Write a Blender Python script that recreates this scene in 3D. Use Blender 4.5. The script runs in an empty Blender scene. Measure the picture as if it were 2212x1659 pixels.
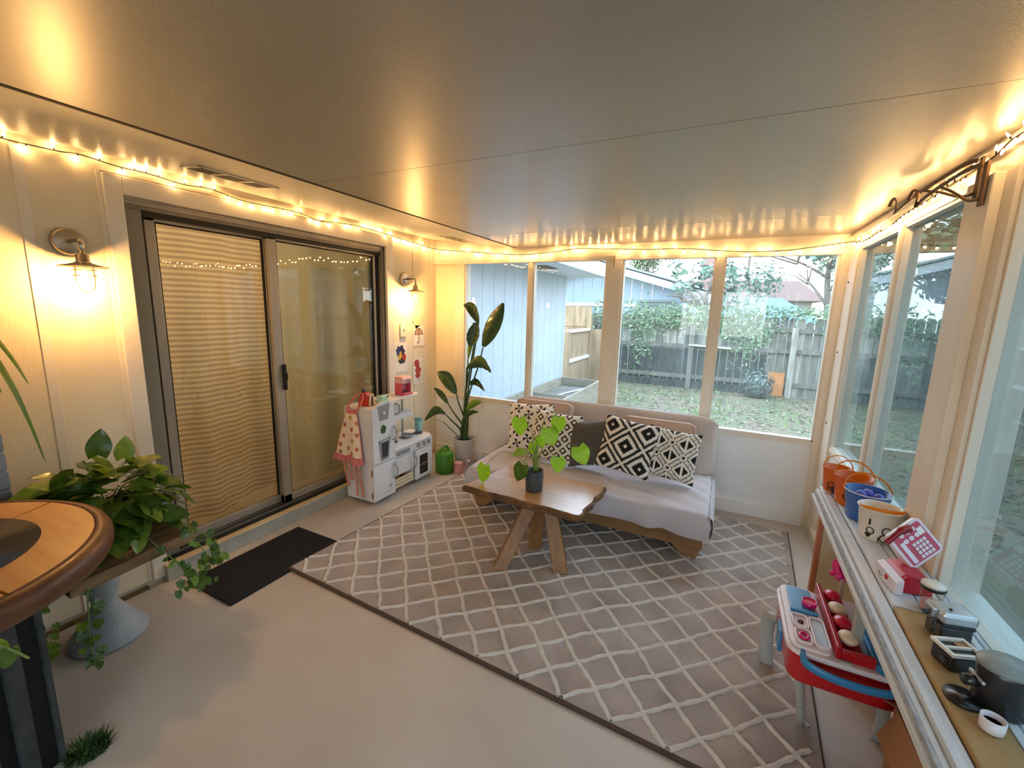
import bpy, bmesh, math, random
from math import sin, cos, pi, radians
from mathutils import Vector, Matrix, Euler, Quaternion, noise
random.seed(7)
R = random.Random(11)
SC = bpy.context.scene
COL = SC.collection

# ------------------------------------------------------------------ camera
cam_d = bpy.data.cameras.new('camera'); cam = bpy.data.objects.new('camera', cam_d); COL.objects.link(cam)
_yaw, _pitch, _roll = -.4527, -.1727, .0263
_f = Vector((sin(_yaw)*cos(_pitch), cos(_yaw)*cos(_pitch), sin(_pitch)))
_r = Vector((cos(_yaw), -sin(_yaw), 0)); _u = _r.cross(_f)
_r2 = _r*cos(_roll)+_u*sin(_roll); _u2 = -_r*sin(_roll)+_u*cos(_roll)
cam.matrix_world = Matrix(((_r2.x,_u2.x,-_f.x,0),(_r2.y,_u2.y,-_f.y,0),(_r2.z,_u2.z,-_f.z,1.55),(0,0,0,1)))
cam_d.sensor_width = 36; cam_d.lens = 928.15/2212*36; cam_d.clip_start = .02; cam_d.clip_end = 300
SC.camera = cam

# ------------------------------------------------------------------ world, exposure
W = bpy.data.worlds.new('world'); SC.world = W; W.use_nodes = True
_n = W.node_tree.nodes; _l = W.node_tree.links
_bg = _n['Background']
_tc = _n.new('ShaderNodeTexCoord'); _sp = _n.new('ShaderNodeSeparateXYZ'); _cr = _n.new('ShaderNodeValToRGB')
_l.new(_tc.outputs['Generated'], _sp.inputs[0]); _l.new(_sp.outputs['Z'], _cr.inputs[0]); _l.new(_cr.outputs[0], _bg.inputs[0])
_cr.color_ramp.elements[0].position = 0.0; _cr.color_ramp.elements[0].color = (1.0, .95, .90, 1)
_cr.color_ramp.elements[1].position = .55; _cr.color_ramp.elements[1].color = (.68, .82, 1.0, 1)
_e = _cr.color_ramp.elements.new(.16); _e.color = (.88, .93, 1.0, 1)
_bg.inputs['Strength'].default_value = 3.9
SC.view_settings.view_transform = 'Standard'; SC.view_settings.look = 'None'
SC.view_settings.exposure = 0.9; SC.view_settings.gamma = 1.0; SC.view_settings.use_curve_mapping = False
SC.cycles.use_denoising = True
SC.cycles.max_bounces = 10; SC.cycles.diffuse_bounces = 6; SC.cycles.glossy_bounces = 5
SC.cycles.transparent_max_bounces = 24; SC.cycles.sample_clamp_indirect = 4.0
SC.cycles.caustics_reflective = False; SC.cycles.caustics_refractive = False

# ------------------------------------------------------------------ helpers
def hexc(h):
    h = h.lstrip('#'); v = [int(h[i:i+2], 16)/255 for i in (0, 2, 4)]
    return tuple((c/12.92 if c <= .04045 else ((c+.055)/1.055)**2.4) for c in v)+(1,)
MATS = {}
def mat(name, col='#cccccc', rough=.6, metal=0, col2=None, nscale=8, stretch=None, mixlo=.35, mixhi=.65, bump=0, bscale=60,
        bstretch=None, emit=None, estr=0, alpha=1, spec=.5, coat=0, trans=0, subs=0, detail=4, kind='noise', sheen=0, coatr=.15):
    if name in MATS: return MATS[name]
    m = bpy.data.materials.new(name); m.use_nodes = True; N = m.node_tree.nodes; L = m.node_tree.links
    b = N['Principled BSDF']; b.inputs['Roughness'].default_value = rough; b.inputs['Metallic'].default_value = metal
    b.inputs['Specular IOR Level'].default_value = spec; b.inputs['Coat Weight'].default_value = coat
    b.inputs['Coat Roughness'].default_value = coatr
    b.inputs['Transmission Weight'].default_value = trans; b.inputs['Alpha'].default_value = alpha
    b.inputs['Sheen Weight'].default_value = sheen
    if subs: b.inputs['Subsurface Weight'].default_value = subs; b.inputs['Subsurface Scale'].default_value = .01
    tc = N.new('ShaderNodeTexCoord')
    def coords(st):
        if not st: return tc.outputs['Object']
        mp = N.new('ShaderNodeMapping'); mp.inputs['Scale'].default_value = st; L.new(tc.outputs['Object'], mp.inputs[0]); return mp.outputs[0]
    if col == 'VC':
        a = N.new('ShaderNodeAttribute'); a.attribute_name = 'Col'; src = a.outputs['Color']; L.new(src, b.inputs['Base Color'])
    elif col2:
        nt = N.new('ShaderNodeTexNoise' if kind == 'noise' else 'ShaderNodeTexWave')
        nt.inputs['Scale'].default_value = nscale; nt.inputs['Detail'].default_value = detail
        if kind != 'noise':
            nt.bands_direction = kind; nt.inputs['Distortion'].default_value = 3; nt.inputs['Detail Scale'].default_value = 1.5
        L.new(coords(stretch), nt.inputs['Vector'])
        cr = N.new('ShaderNodeValToRGB'); cr.color_ramp.elements[0].position = mixlo; cr.color_ramp.elements[1].position = mixhi
        cr.color_ramp.elements[0].color = hexc(col); cr.color_ramp.elements[1].color = hexc(col2)
        L.new(nt.outputs['Fac'] if kind == 'noise' else nt.outputs['Fac'], cr.inputs[0]); L.new(cr.outputs[0], b.inputs['Base Color'])
    else: b.inputs['Base Color'].default_value = hexc(col)
    if bump:
        nb = N.new('ShaderNodeTexNoise'); nb.inputs['Scale'].default_value = bscale; nb.inputs['Detail'].default_value = 3
        L.new(coords(bstretch), nb.inputs['Vector'])
        bp = N.new('ShaderNodeBump'); bp.inputs['Strength'].default_value = bump; bp.inputs['Distance'].default_value = .01
        L.new(nb.outputs['Fac'], bp.inputs['Height']); L.new(bp.outputs[0], b.inputs['Normal'])
    if emit: b.inputs['Emission Color'].default_value = hexc(emit); b.inputs['Emission Strength'].default_value = estr
    MATS[name] = m; return m
def glass(name, tint='#ffffff', ior=1.5, dirt=.03, dirtcol='#dfeef0', rough=0.0):
    if name in MATS: return MATS[name]
    m = bpy.data.materials.new(name); m.use_nodes = True; N = m.node_tree.nodes; L = m.node_tree.links; N.clear()
    o = N.new('ShaderNodeOutputMaterial'); t = N.new('ShaderNodeBsdfTransparent'); t.inputs[0].default_value = hexc(tint)
    g = N.new('ShaderNodeBsdfGlossy'); g.inputs['Roughness'].default_value = rough
    f = N.new('ShaderNodeFresnel')   # same angle dependence on both faces of the thin pane
    ge = N.new('ShaderNodeNewGeometry'); mr0 = N.new('ShaderNodeMapRange'); mr0.inputs['To Min'].default_value = ior; mr0.inputs['To Max'].default_value = 1/ior
    L.new(ge.outputs['Backfacing'], mr0.inputs['Value']); L.new(mr0.outputs[0], f.inputs[0])
    a = N.new('ShaderNodeMixShader'); L.new(f.outputs[0], a.inputs[0]); L.new(t.outputs[0], a.inputs[1]); L.new(g.outputs[0], a.inputs[2])
    d = N.new('ShaderNodeBsdfDiffuse'); d.inputs[0].default_value = hexc(dirtcol)
    tl = N.new('ShaderNodeBsdfTranslucent'); tl.inputs[0].default_value = hexc(dirtcol)
    ad = N.new('ShaderNodeMixShader'); ad.inputs[0].default_value = .5; L.new(d.outputs[0], ad.inputs[1]); L.new(tl.outputs[0], ad.inputs[2])
    nt = N.new('ShaderNodeTexNoise'); nt.inputs['Scale'].default_value = 3; nt.inputs['Detail'].default_value = 6
    tc = N.new('ShaderNodeTexCoord'); L.new(tc.outputs['Object'], nt.inputs['Vector'])
    mr = N.new('ShaderNodeMapRange'); mr.inputs['From Min'].default_value = .3; mr.inputs['From Max'].default_value = .75
    mr.inputs['To Min'].default_value = dirt*.5; mr.inputs['To Max'].default_value = dirt*1.6; L.new(nt.outputs['Fac'], mr.inputs['Value'])
    mx = N.new('ShaderNodeMixShader'); L.new(mr.outputs[0], mx.inputs[0]); L.new(a.outputs[0], mx.inputs[1]); L.new(ad.outputs[0], mx.inputs[2])
    L.new(mx.outputs[0], o.inputs[0]); MATS[name] = m; return m

class MB:
    def __init__(s): s.v = []; s.f = []; s.c = []
    def add(s, vs, fs, M=None, col=None):
        n = len(s.v); s.v += [tuple(M @ Vector(v)) if M else tuple(v) for v in vs]
        s.f += [tuple(i+n for i in f) for f in fs]; s.c += [col or (1,1,1,1)]*len(vs); return s
    def box(s, lo, hi, M=None, col=None):
        x0,y0,z0 = lo; x1,y1,z1 = hi
        vs = [(x0,y0,z0),(x1,y0,z0),(x1,y1,z0),(x0,y1,z0),(x0,y0,z1),(x1,y0,z1),(x1,y1,z1),(x0,y1,z1)]
        return s.add(vs, [(0,3,2,1),(4,5,6,7),(0,1,5,4),(1,2,6,5),(2,3,7,6),(3,0,4,7)], M, col)
    def prism(s, poly, z0, z1, M=None, col=None):
        n = len(poly); vs = [(x,y,z0) for x,y in poly]+[(x,y,z1) for x,y in poly]
        fs = [tuple(range(n-1,-1,-1)), tuple(range(n,2*n))]+[(i,(i+1)%n,(i+1)%n+n,i+n) for i in range(n)]
        return s.add(vs, fs, M, col)
    def lathe(s, prof, n=24, M=None, col=None, cap=True, a0=0, a1=2*pi):
        vs = []; fs = []; m = len(prof)
        full = abs(a1-a0-2*pi) < 1e-6; k = n if full else n+1
        for i in range(k):
            a = a0+(a1-a0)*i/n
            for r, z in prof: vs.append((r*cos(a), r*sin(a), z))
        for i in range(n):
            j = (i+1) % k
            for q in range(m-1): fs.append((i*m+q, j*m+q, j*m+q+1, i*m+q+1))
        if cap and full:
            if prof[0][0] > 1e-5: fs.append(tuple(i*m for i in range(n-1,-1,-1)))
            if prof[-1][0] > 1e-5: fs.append(tuple(i*m+m-1 for i in range(n)))
        return s.add(vs, fs, M, col)
    def tube(s, pts, r, n=8, M=None, col=None, closed=False, flat=None):
        P = [Vector(p) for p in pts]; vs = []; fs = []; k = len(P)
        rr = r if isinstance(r, (list, tuple)) else [r]*k
        up = None
        for i, p in enumerate(P):
            d = (P[(i+1) % k]-P[i-1]) if closed else (P[min(i+1,k-1)]-P[max(i-1,0)])
            d = d.normalized() if d.length > 1e-9 else Vector((0,0,1))
            if up is None:
                up = Vector((0,0,1)) if abs(d.z) < .9 else Vector((1,0,0))
            a = d.cross(up); a = a.normalized() if a.length > 1e-6 else d.orthogonal().normalized(); b = a.cross(d).normalized(); up = b
            for q in range(n):
                t = 2*pi*q/n; fa, fb = (flat if flat else (1,1))
                vs.append(p+a*cos(t)*rr[i]*fa+b*sin(t)*rr[i]*fb)
        for i in range(k if closed else k-1):
            j = (i+1) % k
            for q in range(n): fs.append((i*n+q, i*n+(q+1) % n, j*n+(q+1) % n, j*n+q))
        if not closed: fs.append(tuple(range(n-1,-1,-1))); fs.append(tuple((k-1)*n+q for q in range(n)))
        return s.add(vs, fs, M, col)
    def grid(s, fn, nu, nv, M=None, cf=None):
        n0 = len(s.v)
        for j in range(nv+1):
            for i in range(nu+1):
                u, v = i/nu, j/nv; p = Vector(fn(u, v)); p = M @ p if M else p
                s.v.append(tuple(p)); s.c.append(cf(u, v) if cf else (1,1,1,1))
        for j in range(nv):
            for i in range(nu):
                a = n0+j*(nu+1)+i; s.f.append((a, a+1, a+nu+2, a+nu+1))
        return s
    def sphere(s, c, r, n=14, m=8, sc=(1,1,1), M=None, col=None):
        prof = [(sin(pi*i/m)*1.0, -cos(pi*i/m)) for i in range(m+1)]; prof[0] = (1e-4,-1); prof[-1] = (1e-4,1)
        T = Matrix.Translation(c) @ Matrix.Diagonal((r*sc[0], r*sc[1], r*sc[2], 1))
        return s.lathe(prof, n, (M @ T) if M else T, col, cap=False)
    def build(s, name, m, parent=None, smooth=False, bevel=0, seg=2, solid=0, vc=False, sub=0):
        me = bpy.data.meshes.new(name); me.from_pydata(s.v, [], s.f); me.update()
        if vc:
            ca = me.color_attributes.new('Col', 'FLOAT_COLOR', 'POINT')
            ca.data.foreach_set('color', [c for q in s.c for c in (q if len(q) == 4 else (*q, 1))])
        for mm in (m if isinstance(m, (list, tuple)) else [m]): me.materials.append(mm)
        if smooth: me.polygons.foreach_set('use_smooth', [True]*len(me.polygons))
        o = bpy.data.objects.new(name, me); COL.objects.link(o)
        if parent: o.parent = parent
        if solid: md = o.modifiers.new('s', 'SOLIDIFY'); md.thickness = solid; md.offset = 0
        if bevel:
            md = o.modifiers.new('b', 'BEVEL'); md.width = bevel; md.segments = seg; md.limit_method = 'ANGLE'; md.angle_limit = radians(40)
            if smooth is None: pass
        if sub: md = o.modifiers.new('u', 'SUBSURF'); md.levels = sub; md.render_levels = sub
        return o
def tag(o, label, cat, group=None, kind=None):
    o['label'] = label; o['category'] = cat
    if group: o['group'] = group
    if kind: o['kind'] = kind
    return o
def thing(name, label, cat, loc=(0,0,0), rz=0, group=None, rot=None, kind=None):
    o = bpy.data.objects.new(name, None); COL.objects.link(o); o.location = loc
    o.rotation_euler = rot or (0,0,rz); o.empty_display_size = .05
    return tag(o, label, cat, group, kind)
def struct(o): o['kind'] = 'structure'; return o
def sempty(name):
    o = bpy.data.objects.new(name, None); COL.objects.link(o); o['kind'] = 'structure'; return o
def clone(o, parent=None, **kw):
    c = o.copy(); COL.objects.link(c)
    if parent: c.parent = parent
    return c
def T(x, y, z): return Matrix.Translation((x, y, z))
def RX(a): return Matrix.Rotation(a, 4, 'X')
def RY(a): return Matrix.Rotation(a, 4, 'Y')
def RZ(a): return Matrix.Rotation(a, 4, 'Z')
def catmull(P, n=6):
    P = [Vector(p) for p in P]; out = []
    for i in range(len(P)-1):
        a = P[max(i-1,0)]; b = P[i]; c = P[i+1]; d = P[min(i+2,len(P)-1)]
        for k in range(n):
            t = k/n; out.append(.5*((2*b)+(c-a)*t+(2*a-5*b+4*c-d)*t*t+(3*b-a-3*c+d)*t**3))
    out.append(P[-1]); return out
def rrect(x0, y0, x1, y1, r, n=4):
    P = []
    for cx, cy, a in ((x1-r,y1-r,0),(x0+r,y1-r,90),(x0+r,y0+r,180),(x1-r,y0+r,270)):
        for k in range(n+1): t = radians(a+90*k/n); P.append((cx+r*cos(t), cy+r*sin(t)))
    return P
def text(name, body, size, M, m, parent, ext=.0005):
    c = bpy.data.curves.new(name, 'FONT'); c.body = body; c.size = size; c.extrude = ext; c.align_x = 'CENTER'; c.align_y = 'CENTER'
    c.materials.append(m); o = bpy.data.objects.new(name, c); COL.objects.link(o); 
    bpy.context.view_layer.update(); me = bpy.data.meshes.new_from_object(o.evaluated_get(bpy.context.evaluated_depsgraph_get())); bpy.data.objects.remove(o)
    o = bpy.data.objects.new(name, me); COL.objects.link(o); o.parent = parent; o.matrix_local = M; return o

# ------------------------------------------------------------------ materials
m_wall = mat('wall_paint', '#efe2c6', .55, col2='#e6d8ba', nscale=3, bump=.12, bscale=90, bstretch=(1,1,.25))
m_trim = mat('trim_paint', '#f0e7d8', .4, col2='#e6dbc8', nscale=5, stretch=(1,1,.3), bump=.05, bscale=40)
m_low = mat('low_wall_paint', '#f2f2f2', .45, col2='#eaebea', nscale=4, bump=.06, bscale=50)
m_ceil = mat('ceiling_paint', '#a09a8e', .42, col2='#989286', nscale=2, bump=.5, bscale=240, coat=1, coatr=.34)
m_floor = mat('painted_concrete', '#cac0b3', .5, col2='#b7ac9f', nscale=2.2, mixlo=.3, mixhi=.75, bump=.12, bscale=160, detail=8)
m_metal = mat('brushed_nickel', '#b3a999', .3, 1, bump=.03, bscale=80)
m_alu = mat('bronze_aluminium', '#8d8578', .42, .55, col2='#7d766a', nscale=6)
m_black = mat('black_rubber', '#0c0c0c', .7)
m_pane = glass('window_glass', '#f2f6f8', 1.5, .035)
m_dpane = glass('door_glass', '#e9ece6', 1.6, .012)
m_spane = glass('side_window_glass', '#b0bec2', 1.8, .03)
m_clear = glass('clear_glass', '#fffaf0', 1.45, .004)

# ------------------------------------------------------------------ setting: floor, ceiling, walls
XL, YB, XR, YF = -2.68, 3.675, .72, -1.7
struct(MB().box((XL-.1, YF-.1, -.06), (XR+.1, YB+.1, 0)).build('floor', m_floor))
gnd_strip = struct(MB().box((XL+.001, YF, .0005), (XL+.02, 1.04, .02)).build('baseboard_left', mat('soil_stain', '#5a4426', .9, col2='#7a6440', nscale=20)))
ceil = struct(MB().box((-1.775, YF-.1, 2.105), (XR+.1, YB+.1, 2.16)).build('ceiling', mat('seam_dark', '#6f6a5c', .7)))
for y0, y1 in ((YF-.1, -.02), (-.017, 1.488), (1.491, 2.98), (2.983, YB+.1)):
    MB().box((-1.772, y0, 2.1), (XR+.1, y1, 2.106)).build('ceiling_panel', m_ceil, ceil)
m_soff = mat('soffit_paint', '#e6dcc2', .45, bump=.1, bscale=70)
sof = MB(); sof.add([(-1.79,YF-.1,2.112),(XL-.02,YF-.1,2.205),(XL-.02,YB+.1,2.205),(-1.79,YB+.1,2.112),(-1.79,YF-.1,2.2),(XL-.02,YF-.1,2.26),(XL-.02,YB+.1,2.26),(-1.79,YB+.1,2.2)],
    [(0,1,2,3),(7,6,5,4),(0,4,5,1),(3,2,6,7),(0,3,7,4),(1,5,6,2)])
struct(sof.build('trim_1', m_soff))
struct(MB().box((-1.79, YF, 2.098), (-1.772, YB, 2.115)).build('trim_2', mat('dark_gap', '#3a2b18', .8)))
# left wall: backing + siding boards around the door opening
DY0, DY1, DZ0, DZ1 = 1.138, 2.947, .095, 2.045
wl = MB(); wl.box((XL-.13, YF-.1, 0), (XL-.006, DY0-.02, 2.26)); wl.box((XL-.13, DY1+.02, 0), (XL-.006, YB+.1, 2.26)); wl.box((XL-.13, DY0-.02, DZ1+.02), (XL-.006, DY1+.02, 2.26))
wall_left = struct(wl.build('wall_left', mat('groove_shadowed_paint', '#c9c0aa', .7)))
def board(y0, y1, z0=.035, z1=2.21, dx=0):
    MB().box((XL-.008, y0, z0), (XL+dx, y1, z1)).build('siding_board', m_wall, wall_left, bevel=.002, seg=1)
ys = [YF-.1, -1.2, -.9, -.6, -.3, -.02, .25, .51, .787]
for a, b in zip(ys[:-1], ys[1:]): board(a, b-.004)
board(.812, 1.055)
board(DY1+.09, 3.311); board(3.317, 3.565); board(3.571, YB)
board(1.049, DY1+.086, DZ1+.092, 2.21)
MB().box((XL-.005, .781, .035), (XL+.004, .818, 2.165)).build('batten', m_trim, wall_left, bevel=.002)
MB().box((XL-.005, 1.049, .035), (XL+.004, 1.066, DZ1+.092)).build('batten', m_trim, wall_left, bevel=.002)
# casing (trim) round the door
cs = sempty('trim_3')
for lo, hi in (((XL-.005,1.066,.035),(XL+.018,DY0,DZ1+.085)), ((XL-.005,DY1,.035),(XL+.018,DY1+.086,DZ1+.085)), ((XL-.005,DY0,DZ1),(XL+.018,DY1,DZ1+.085))):
    MB().box(lo, hi).build('casing', m_trim, cs, bevel=.004)
# step / threshold
st = MB(); st.box((XL-.2, DY0-.02, 0), (XL+.045, DY1+.02, .092))
step = struct(st.build('trim_4', mat('step_riser', '#b6b1a4', .6, col2='#a49f90', nscale=12), bevel=.004))
MB().box((XL+.0, DY0-.02, .092), (XL+.05, DY1+.02, .102)).build('threshold', mat('threshold_paint', '#d8c9a6', .5, col2='#c4b28c', nscale=14, stretch=(1,.3,1)), step, bevel=.003)
MB().box((XL-.2, DY0, .092), (XL-.0, DY1, .106)).build('track', mat('track_dark', '#18181a', .5, .3), step)
for x in (-.045, -.095, -.15): MB().box((XL+x-.004, DY0, .106), (XL+x+.004, DY1, .118)).build('rail', m_alu, step)
# back wall
wb = sempty('wall_back')
MB().box((XL-.1, YB, 0), (XR+.1, YB+.1, .622)).build('lower_wall', m_low, wb)
MB().box((XL-.1, YB-.004, .622), (XR+.1, YB+.1, .655)).build('sill', m_trim, wb, bevel=.003)
MB().box((XL-.1, YB-.012, 1.992), (XR+.1, YB+.1, 2.2)).build('header', m_trim, wb, bevel=.003)
MB().box((XL-.1, YB-.022, 1.968), (XR, YB-.004, 2.0)).build('header_lip', m_trim, wb, bevel=.003)
MB().box((XL-.1, YB-.0, .655), (-2.45, YB+.1, 1.995)).build('infill_panel', m_wall, wb)
MB().box((-2.447, YB-.006, .655), (-2.375, YB+.1, 1.995)).build('stud', m_trim, wb, bevel=.003)
MB().box((-2.372, YB-.018, .64), (-2.325, YB+.1, 1.995)).build('stud', m_trim, wb, bevel=.003)
MB().box((-.93, YB-.02, .64), (-.80, YB+.1, 1.995)).build('post', m_trim, wb, bevel=.006)
MB().box((.655, YB-.02, .0), (XR+.1, YB+.1, 1.995)).build('post', m_trim, wb, bevel=.006)
bb = struct(MB().box((XL+.0, YB-.02, 0), (.655, YB+.001, .108)).build('baseboard_back', m_low, bevel=.004))
def window(name, panes, z0, z1, axis, at, frame=.028, pm=None):
    w = sempty(name)
    for k, (a, b) in enumerate(panes):
        f = MB(); d0, d1 = (-.008, .05)
        for lo, hi in (((a, z0), (a+frame*.45, z1)), ((b-frame*.45, z0), (b, z1)), ((a, z1-frame*.5), (b, z1)), ((a, z0), (b, z0+frame*.5))):
            if axis == 'y': f.box((lo[0], at+d0, lo[1]), (hi[0], at+d1, hi[1]))
            else: f.box((at+d0, lo[0], lo[1]), (at+d1, hi[0], hi[1]))
        f.build('sash_frame', m_trim, w, bevel=.002)
        g = MB()
        if axis == 'y': g.box((a+.008, at+.02, z0+.008), (b-.008, at+.0235, z1-.008))
        else: g.box((at+.02, a+.008, z0+.008), (at+.0235, b-.008, z1-.008))
        g.build('glass_pane', pm or m_pane, w)
    for (a, b), (c, d) in zip(panes[:-1], panes[1:]):
        if c-b > .2: continue
        if axis == 'y': MB().box((b, at-.02, z0), (c, at+.06, z1)).build('mullion', m_trim, w, bevel=.003)
        else: MB().box((at-.02, b, z0), (at+.06, c, z1)).build('mullion', m_trim, w, bevel=.003)
    return w
window('window_1', [(-2.325, -1.64), (-1.60, -.93)], .655, 1.985, 'y', YB)
window('window_2', [(-.80, -.105), (-.045, .655)], .655, 1.985, 'y', YB)
# right wall
wr = sempty('wall_right')
MB().box((XR, YF-.1, 0), (XR+.1, YB, .66)).build('lower_wall', m_low, wr)
MB().box((XR-.012, YF-.1, .66), (XR+.1, YB, .69)).build('sill', m_trim, wr, bevel=.003)
MB().box((XR-.012, YF-.1, 1.985), (XR+.1, YB, 2.2)).build('header', m_trim, wr, bevel=.003)
MB().box((XR-.035, YF-.1, 2.045), (XR-.01, YB, 2.075)).build('header_lip', m_trim, wr, bevel=.003)
MB().box((XR-.02, 3.44, .0), (XR+.1, YB-.02, 1.99)).build('post', m_trim, wr, bevel=.006)
MB().box((XR-.045, 1.855, .69), (XR+.1, 2.02, 1.99)).build('post', m_trim, wr, bevel=.004)
MB().box((XR-.02, 1.79, .69), (XR+.1, 1.853, 1.99)).build('stud', m_trim, wr, bevel=.003)
MB().box((XR-.03, -.35, .69), (XR+.1, -.2, 1.99)).build('post', m_trim, wr, bevel=.004)
window('window_3', [(2.03, 2.70), (2.74, 3.43)], .69, 1.985, 'x', XR, pm=m_spane)
window('window_4', [(-.2, .77), (.81, 1.785)], .69, 1.985, 'x', XR, pm=m_spane)
window('window_5', [(-1.68, -.36)], .69, 1.985, 'x', XR, pm=m_spane)
struct(MB().box((.675, 2.0, 0), (XR, YB-.02, .09)).build('baseboard_right', mat('cream_board', '#d9cfb8', .6, col2='#c7bba0', nscale=9), bevel=.004))
for y, z in ((3.56,1.78),(3.56,1.32),(3.56,.83)):
    MB().sphere((XR-.021, y, z), .006, 8, 6).build('screw', m_black, wr)
# wall behind the camera, with two wide windows
wf = sempty('wall_front')
MB().box((XL-.1, YF-.1, 0), (XR+.1, YF, .1)).build('lower_wall', m_low, wf)
MB().box((-2.3, YF-.1, .1), (-.93, YF, 1.985)).build('infill_panel', m_wall, wf)  # unseen solid half, added to keep daylight off the left wall
MB().box((XL-.1, YF-.1, 1.985), (XR+.1, YF, 2.26)).build('header', m_trim, wf)
for a, b in ((XL-.1, -2.3), (-.93, -.8), (.655, XR+.1)): MB().box((a, YF-.1, .1), (b, YF, 1.985)).build('post', m_trim, wf)
window('window_6', [(-.80, -.1), (-.05, .655)], .1, 1.985, 'y', YF-.06)
# painted brick pier beside the bench
pier = struct(MB().box((-2.675, .0, 0), (-2.385, .55, 1.5)).build('trim_5', mat('grey_mortar', '#8e9092', .85)))
m_brick = mat('painted_brick', '#9ea1a3', .75, col2='#888b8e', nscale=14, bump=.4, bscale=50)
for r in range(20):
    z = .003+r*.075
    off = -.1 if r % 2 else 0
    for k in range(4):
        y0 = max(.0, off+k*.2); y1 = min(.553, off+k*.2+.19)
        if y1-y0 > .03: MB().box((-2.5, y0, z), (-2.38+R.uniform(0,.003), y1, z+.066)).build('brick', m_brick, pier, bevel=.003, seg=1)
    MB().box((-2.67, .45, z), (-2.503, .555+R.uniform(0,.003), z+.066)).build('brick', m_brick, pier, bevel=.003, seg=1)

# ------------------------------------------------------------------ sliding door
door = sempty('door_1')
m_stile = mat('door_stile', '#b5ab99', .4, .35, col2='#a2988a', nscale=6, stretch=(1,1,.2))
MB().box((XL-.19, DY0, DZ0), (XL-.02, DY0+.012, DZ1)).box((XL-.19, DY1-.012, DZ0), (XL-.02, DY1, DZ1)).box((XL-.19, DY0, DZ1-.03), (XL-.02, DY1, DZ1)).build('door_frame', m_stile, door, bevel=.002)
MB().box((XL-.075, DY0+.012, DZ1-.075), (XL-.05, DY1-.012, DZ1-.03)).build('head_channel', mat('channel_dark', '#2a2622', .5, .3), door)
MB().box((XL-.05, DY0+.0, DZ1-.048), (XL-.03, DY1, DZ1-.015)).build('head_channel', m_alu, door)
MB().box((XL-.09, DY0+.015, DZ0+.02), (XL-.04, DY0+.09, DZ1-.04)).build('screen_stile', mat('screen_grey', '#8b8678', .5, .3), door, bevel=.004)
MB().box((XL-.14, DY0+.1, DZ0+.02), (XL-.1, DY0+.118, DZ1-.06)).build('gasket', m_black, door)
def leaf(y0, y1, x, sl, sr, name):
    MB().box((x-.03, y0, DZ0+.025), (x, y0+sl, DZ1-.045)).box((x-.03, y1-sr, DZ0+.025), (x, y1, DZ1-.045)).box((x-.03, y0, DZ1-.085), (x, y1, DZ1-.045)).box((x-.03, y0, DZ0+.025), (x, y1, DZ0+.08)).build(name, m_stile, door, bevel=.003)
    MB().box((x-.02, y0+sl-.003, DZ0+.078), (x-.014, y1-sr+.003, DZ1-.083)).build('glass_pane', m_dpane, door)
    MB().box((x-.024, y0+sl, DZ0+.078), (x-.008, y0+sl+.008, DZ1-.083)).box((x-.024, y1-sr-.008, DZ0+.078), (x-.008, y1-sr, DZ1-.083)).box((x-.024, y0+sl, DZ1-.093), (x-.008, y1-sr, DZ1-.083)).build('gasket', m_black, door)
leaf(1.262, 1.955, XL-.10, .048, .04, 'fixed_leaf')
leaf(1.912, 2.885, XL-.055, .062, .022, 'sliding_leaf')
MB().box((XL-.12, 2.885, DZ0+.02), (XL-.06, 2.93, DZ1-.05)).build('gasket', m_black, door)
MB().box((XL-.055, 1.955, .95), (XL-.03, 1.978, 1.13)).build('handle', m_black, door, bevel=.006, smooth=True)
MB().box((XL-.04, 1.957, 1.02), (XL-.012, 1.972, 1.075)).build('latch', mat('dark_steel', '#3c3a36', .35, .8), door, bevel=.004)
# curtains behind the glass: each a pleated cloth
def curt_mat(name, c1, c2, c3, zs):
    m = bpy.data.materials.new(name); m.use_nodes = True; N = m.node_tree.nodes; L = m.node_tree.links; b = N['Principled BSDF']; b.inputs['Roughness'].default_value = .8
    tc = N.new('ShaderNodeTexCoord'); w = N.new('ShaderNodeTexWave'); w.bands_direction = 'Z'; w.inputs['Scale'].default_value = zs; w.inputs['Distortion'].default_value = .25
    w.inputs['Detail'].default_value = 1; L.new(tc.outputs['Object'], w.inputs[0])
    cr = N.new('ShaderNodeValToRGB'); cr.color_ramp.elements[0].position = .3; cr.color_ramp.elements[1].position = .7; cr.color_ramp.elements[0].color = hexc(c1); cr.color_ramp.elements[1].color = hexc(c2)
    L.new(w.outputs['Fac'], cr.inputs[0]); L.new(cr.outputs[0], b.inputs['Base Color'])
    return translucent(m)
def translucent(m, k=.5):
    N = m.node_tree.nodes; L = m.node_tree.links; b = N['Principled BSDF']; o = N['Material Output']
    src = b.inputs['Base Color'].links[0].from_socket if b.inputs['Base Color'].links else None
    t = N.new('ShaderNodeBsdfTranslucent'); x = N.new('ShaderNodeMixShader'); x.inputs[0].default_value = k
    if src: L.new(src, t.inputs[0])
    else: t.inputs[0].default_value = b.inputs['Base Color'].default_value
    L.new(b.outputs[0], x.inputs[1]); L.new(t.outputs[0], x.inputs[2]); L.new(x.outputs[0], o.inputs[0]); return m
m_cur1 = curt_mat('striped_sheer', '#b8a388', '#ddcbac', None, 9.6)
m_cur2 = translucent(mat('plain_sheer', '#cfc6a6', .85, col2='#bdb598', nscale=10, stretch=(1,1,.05)))
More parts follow.
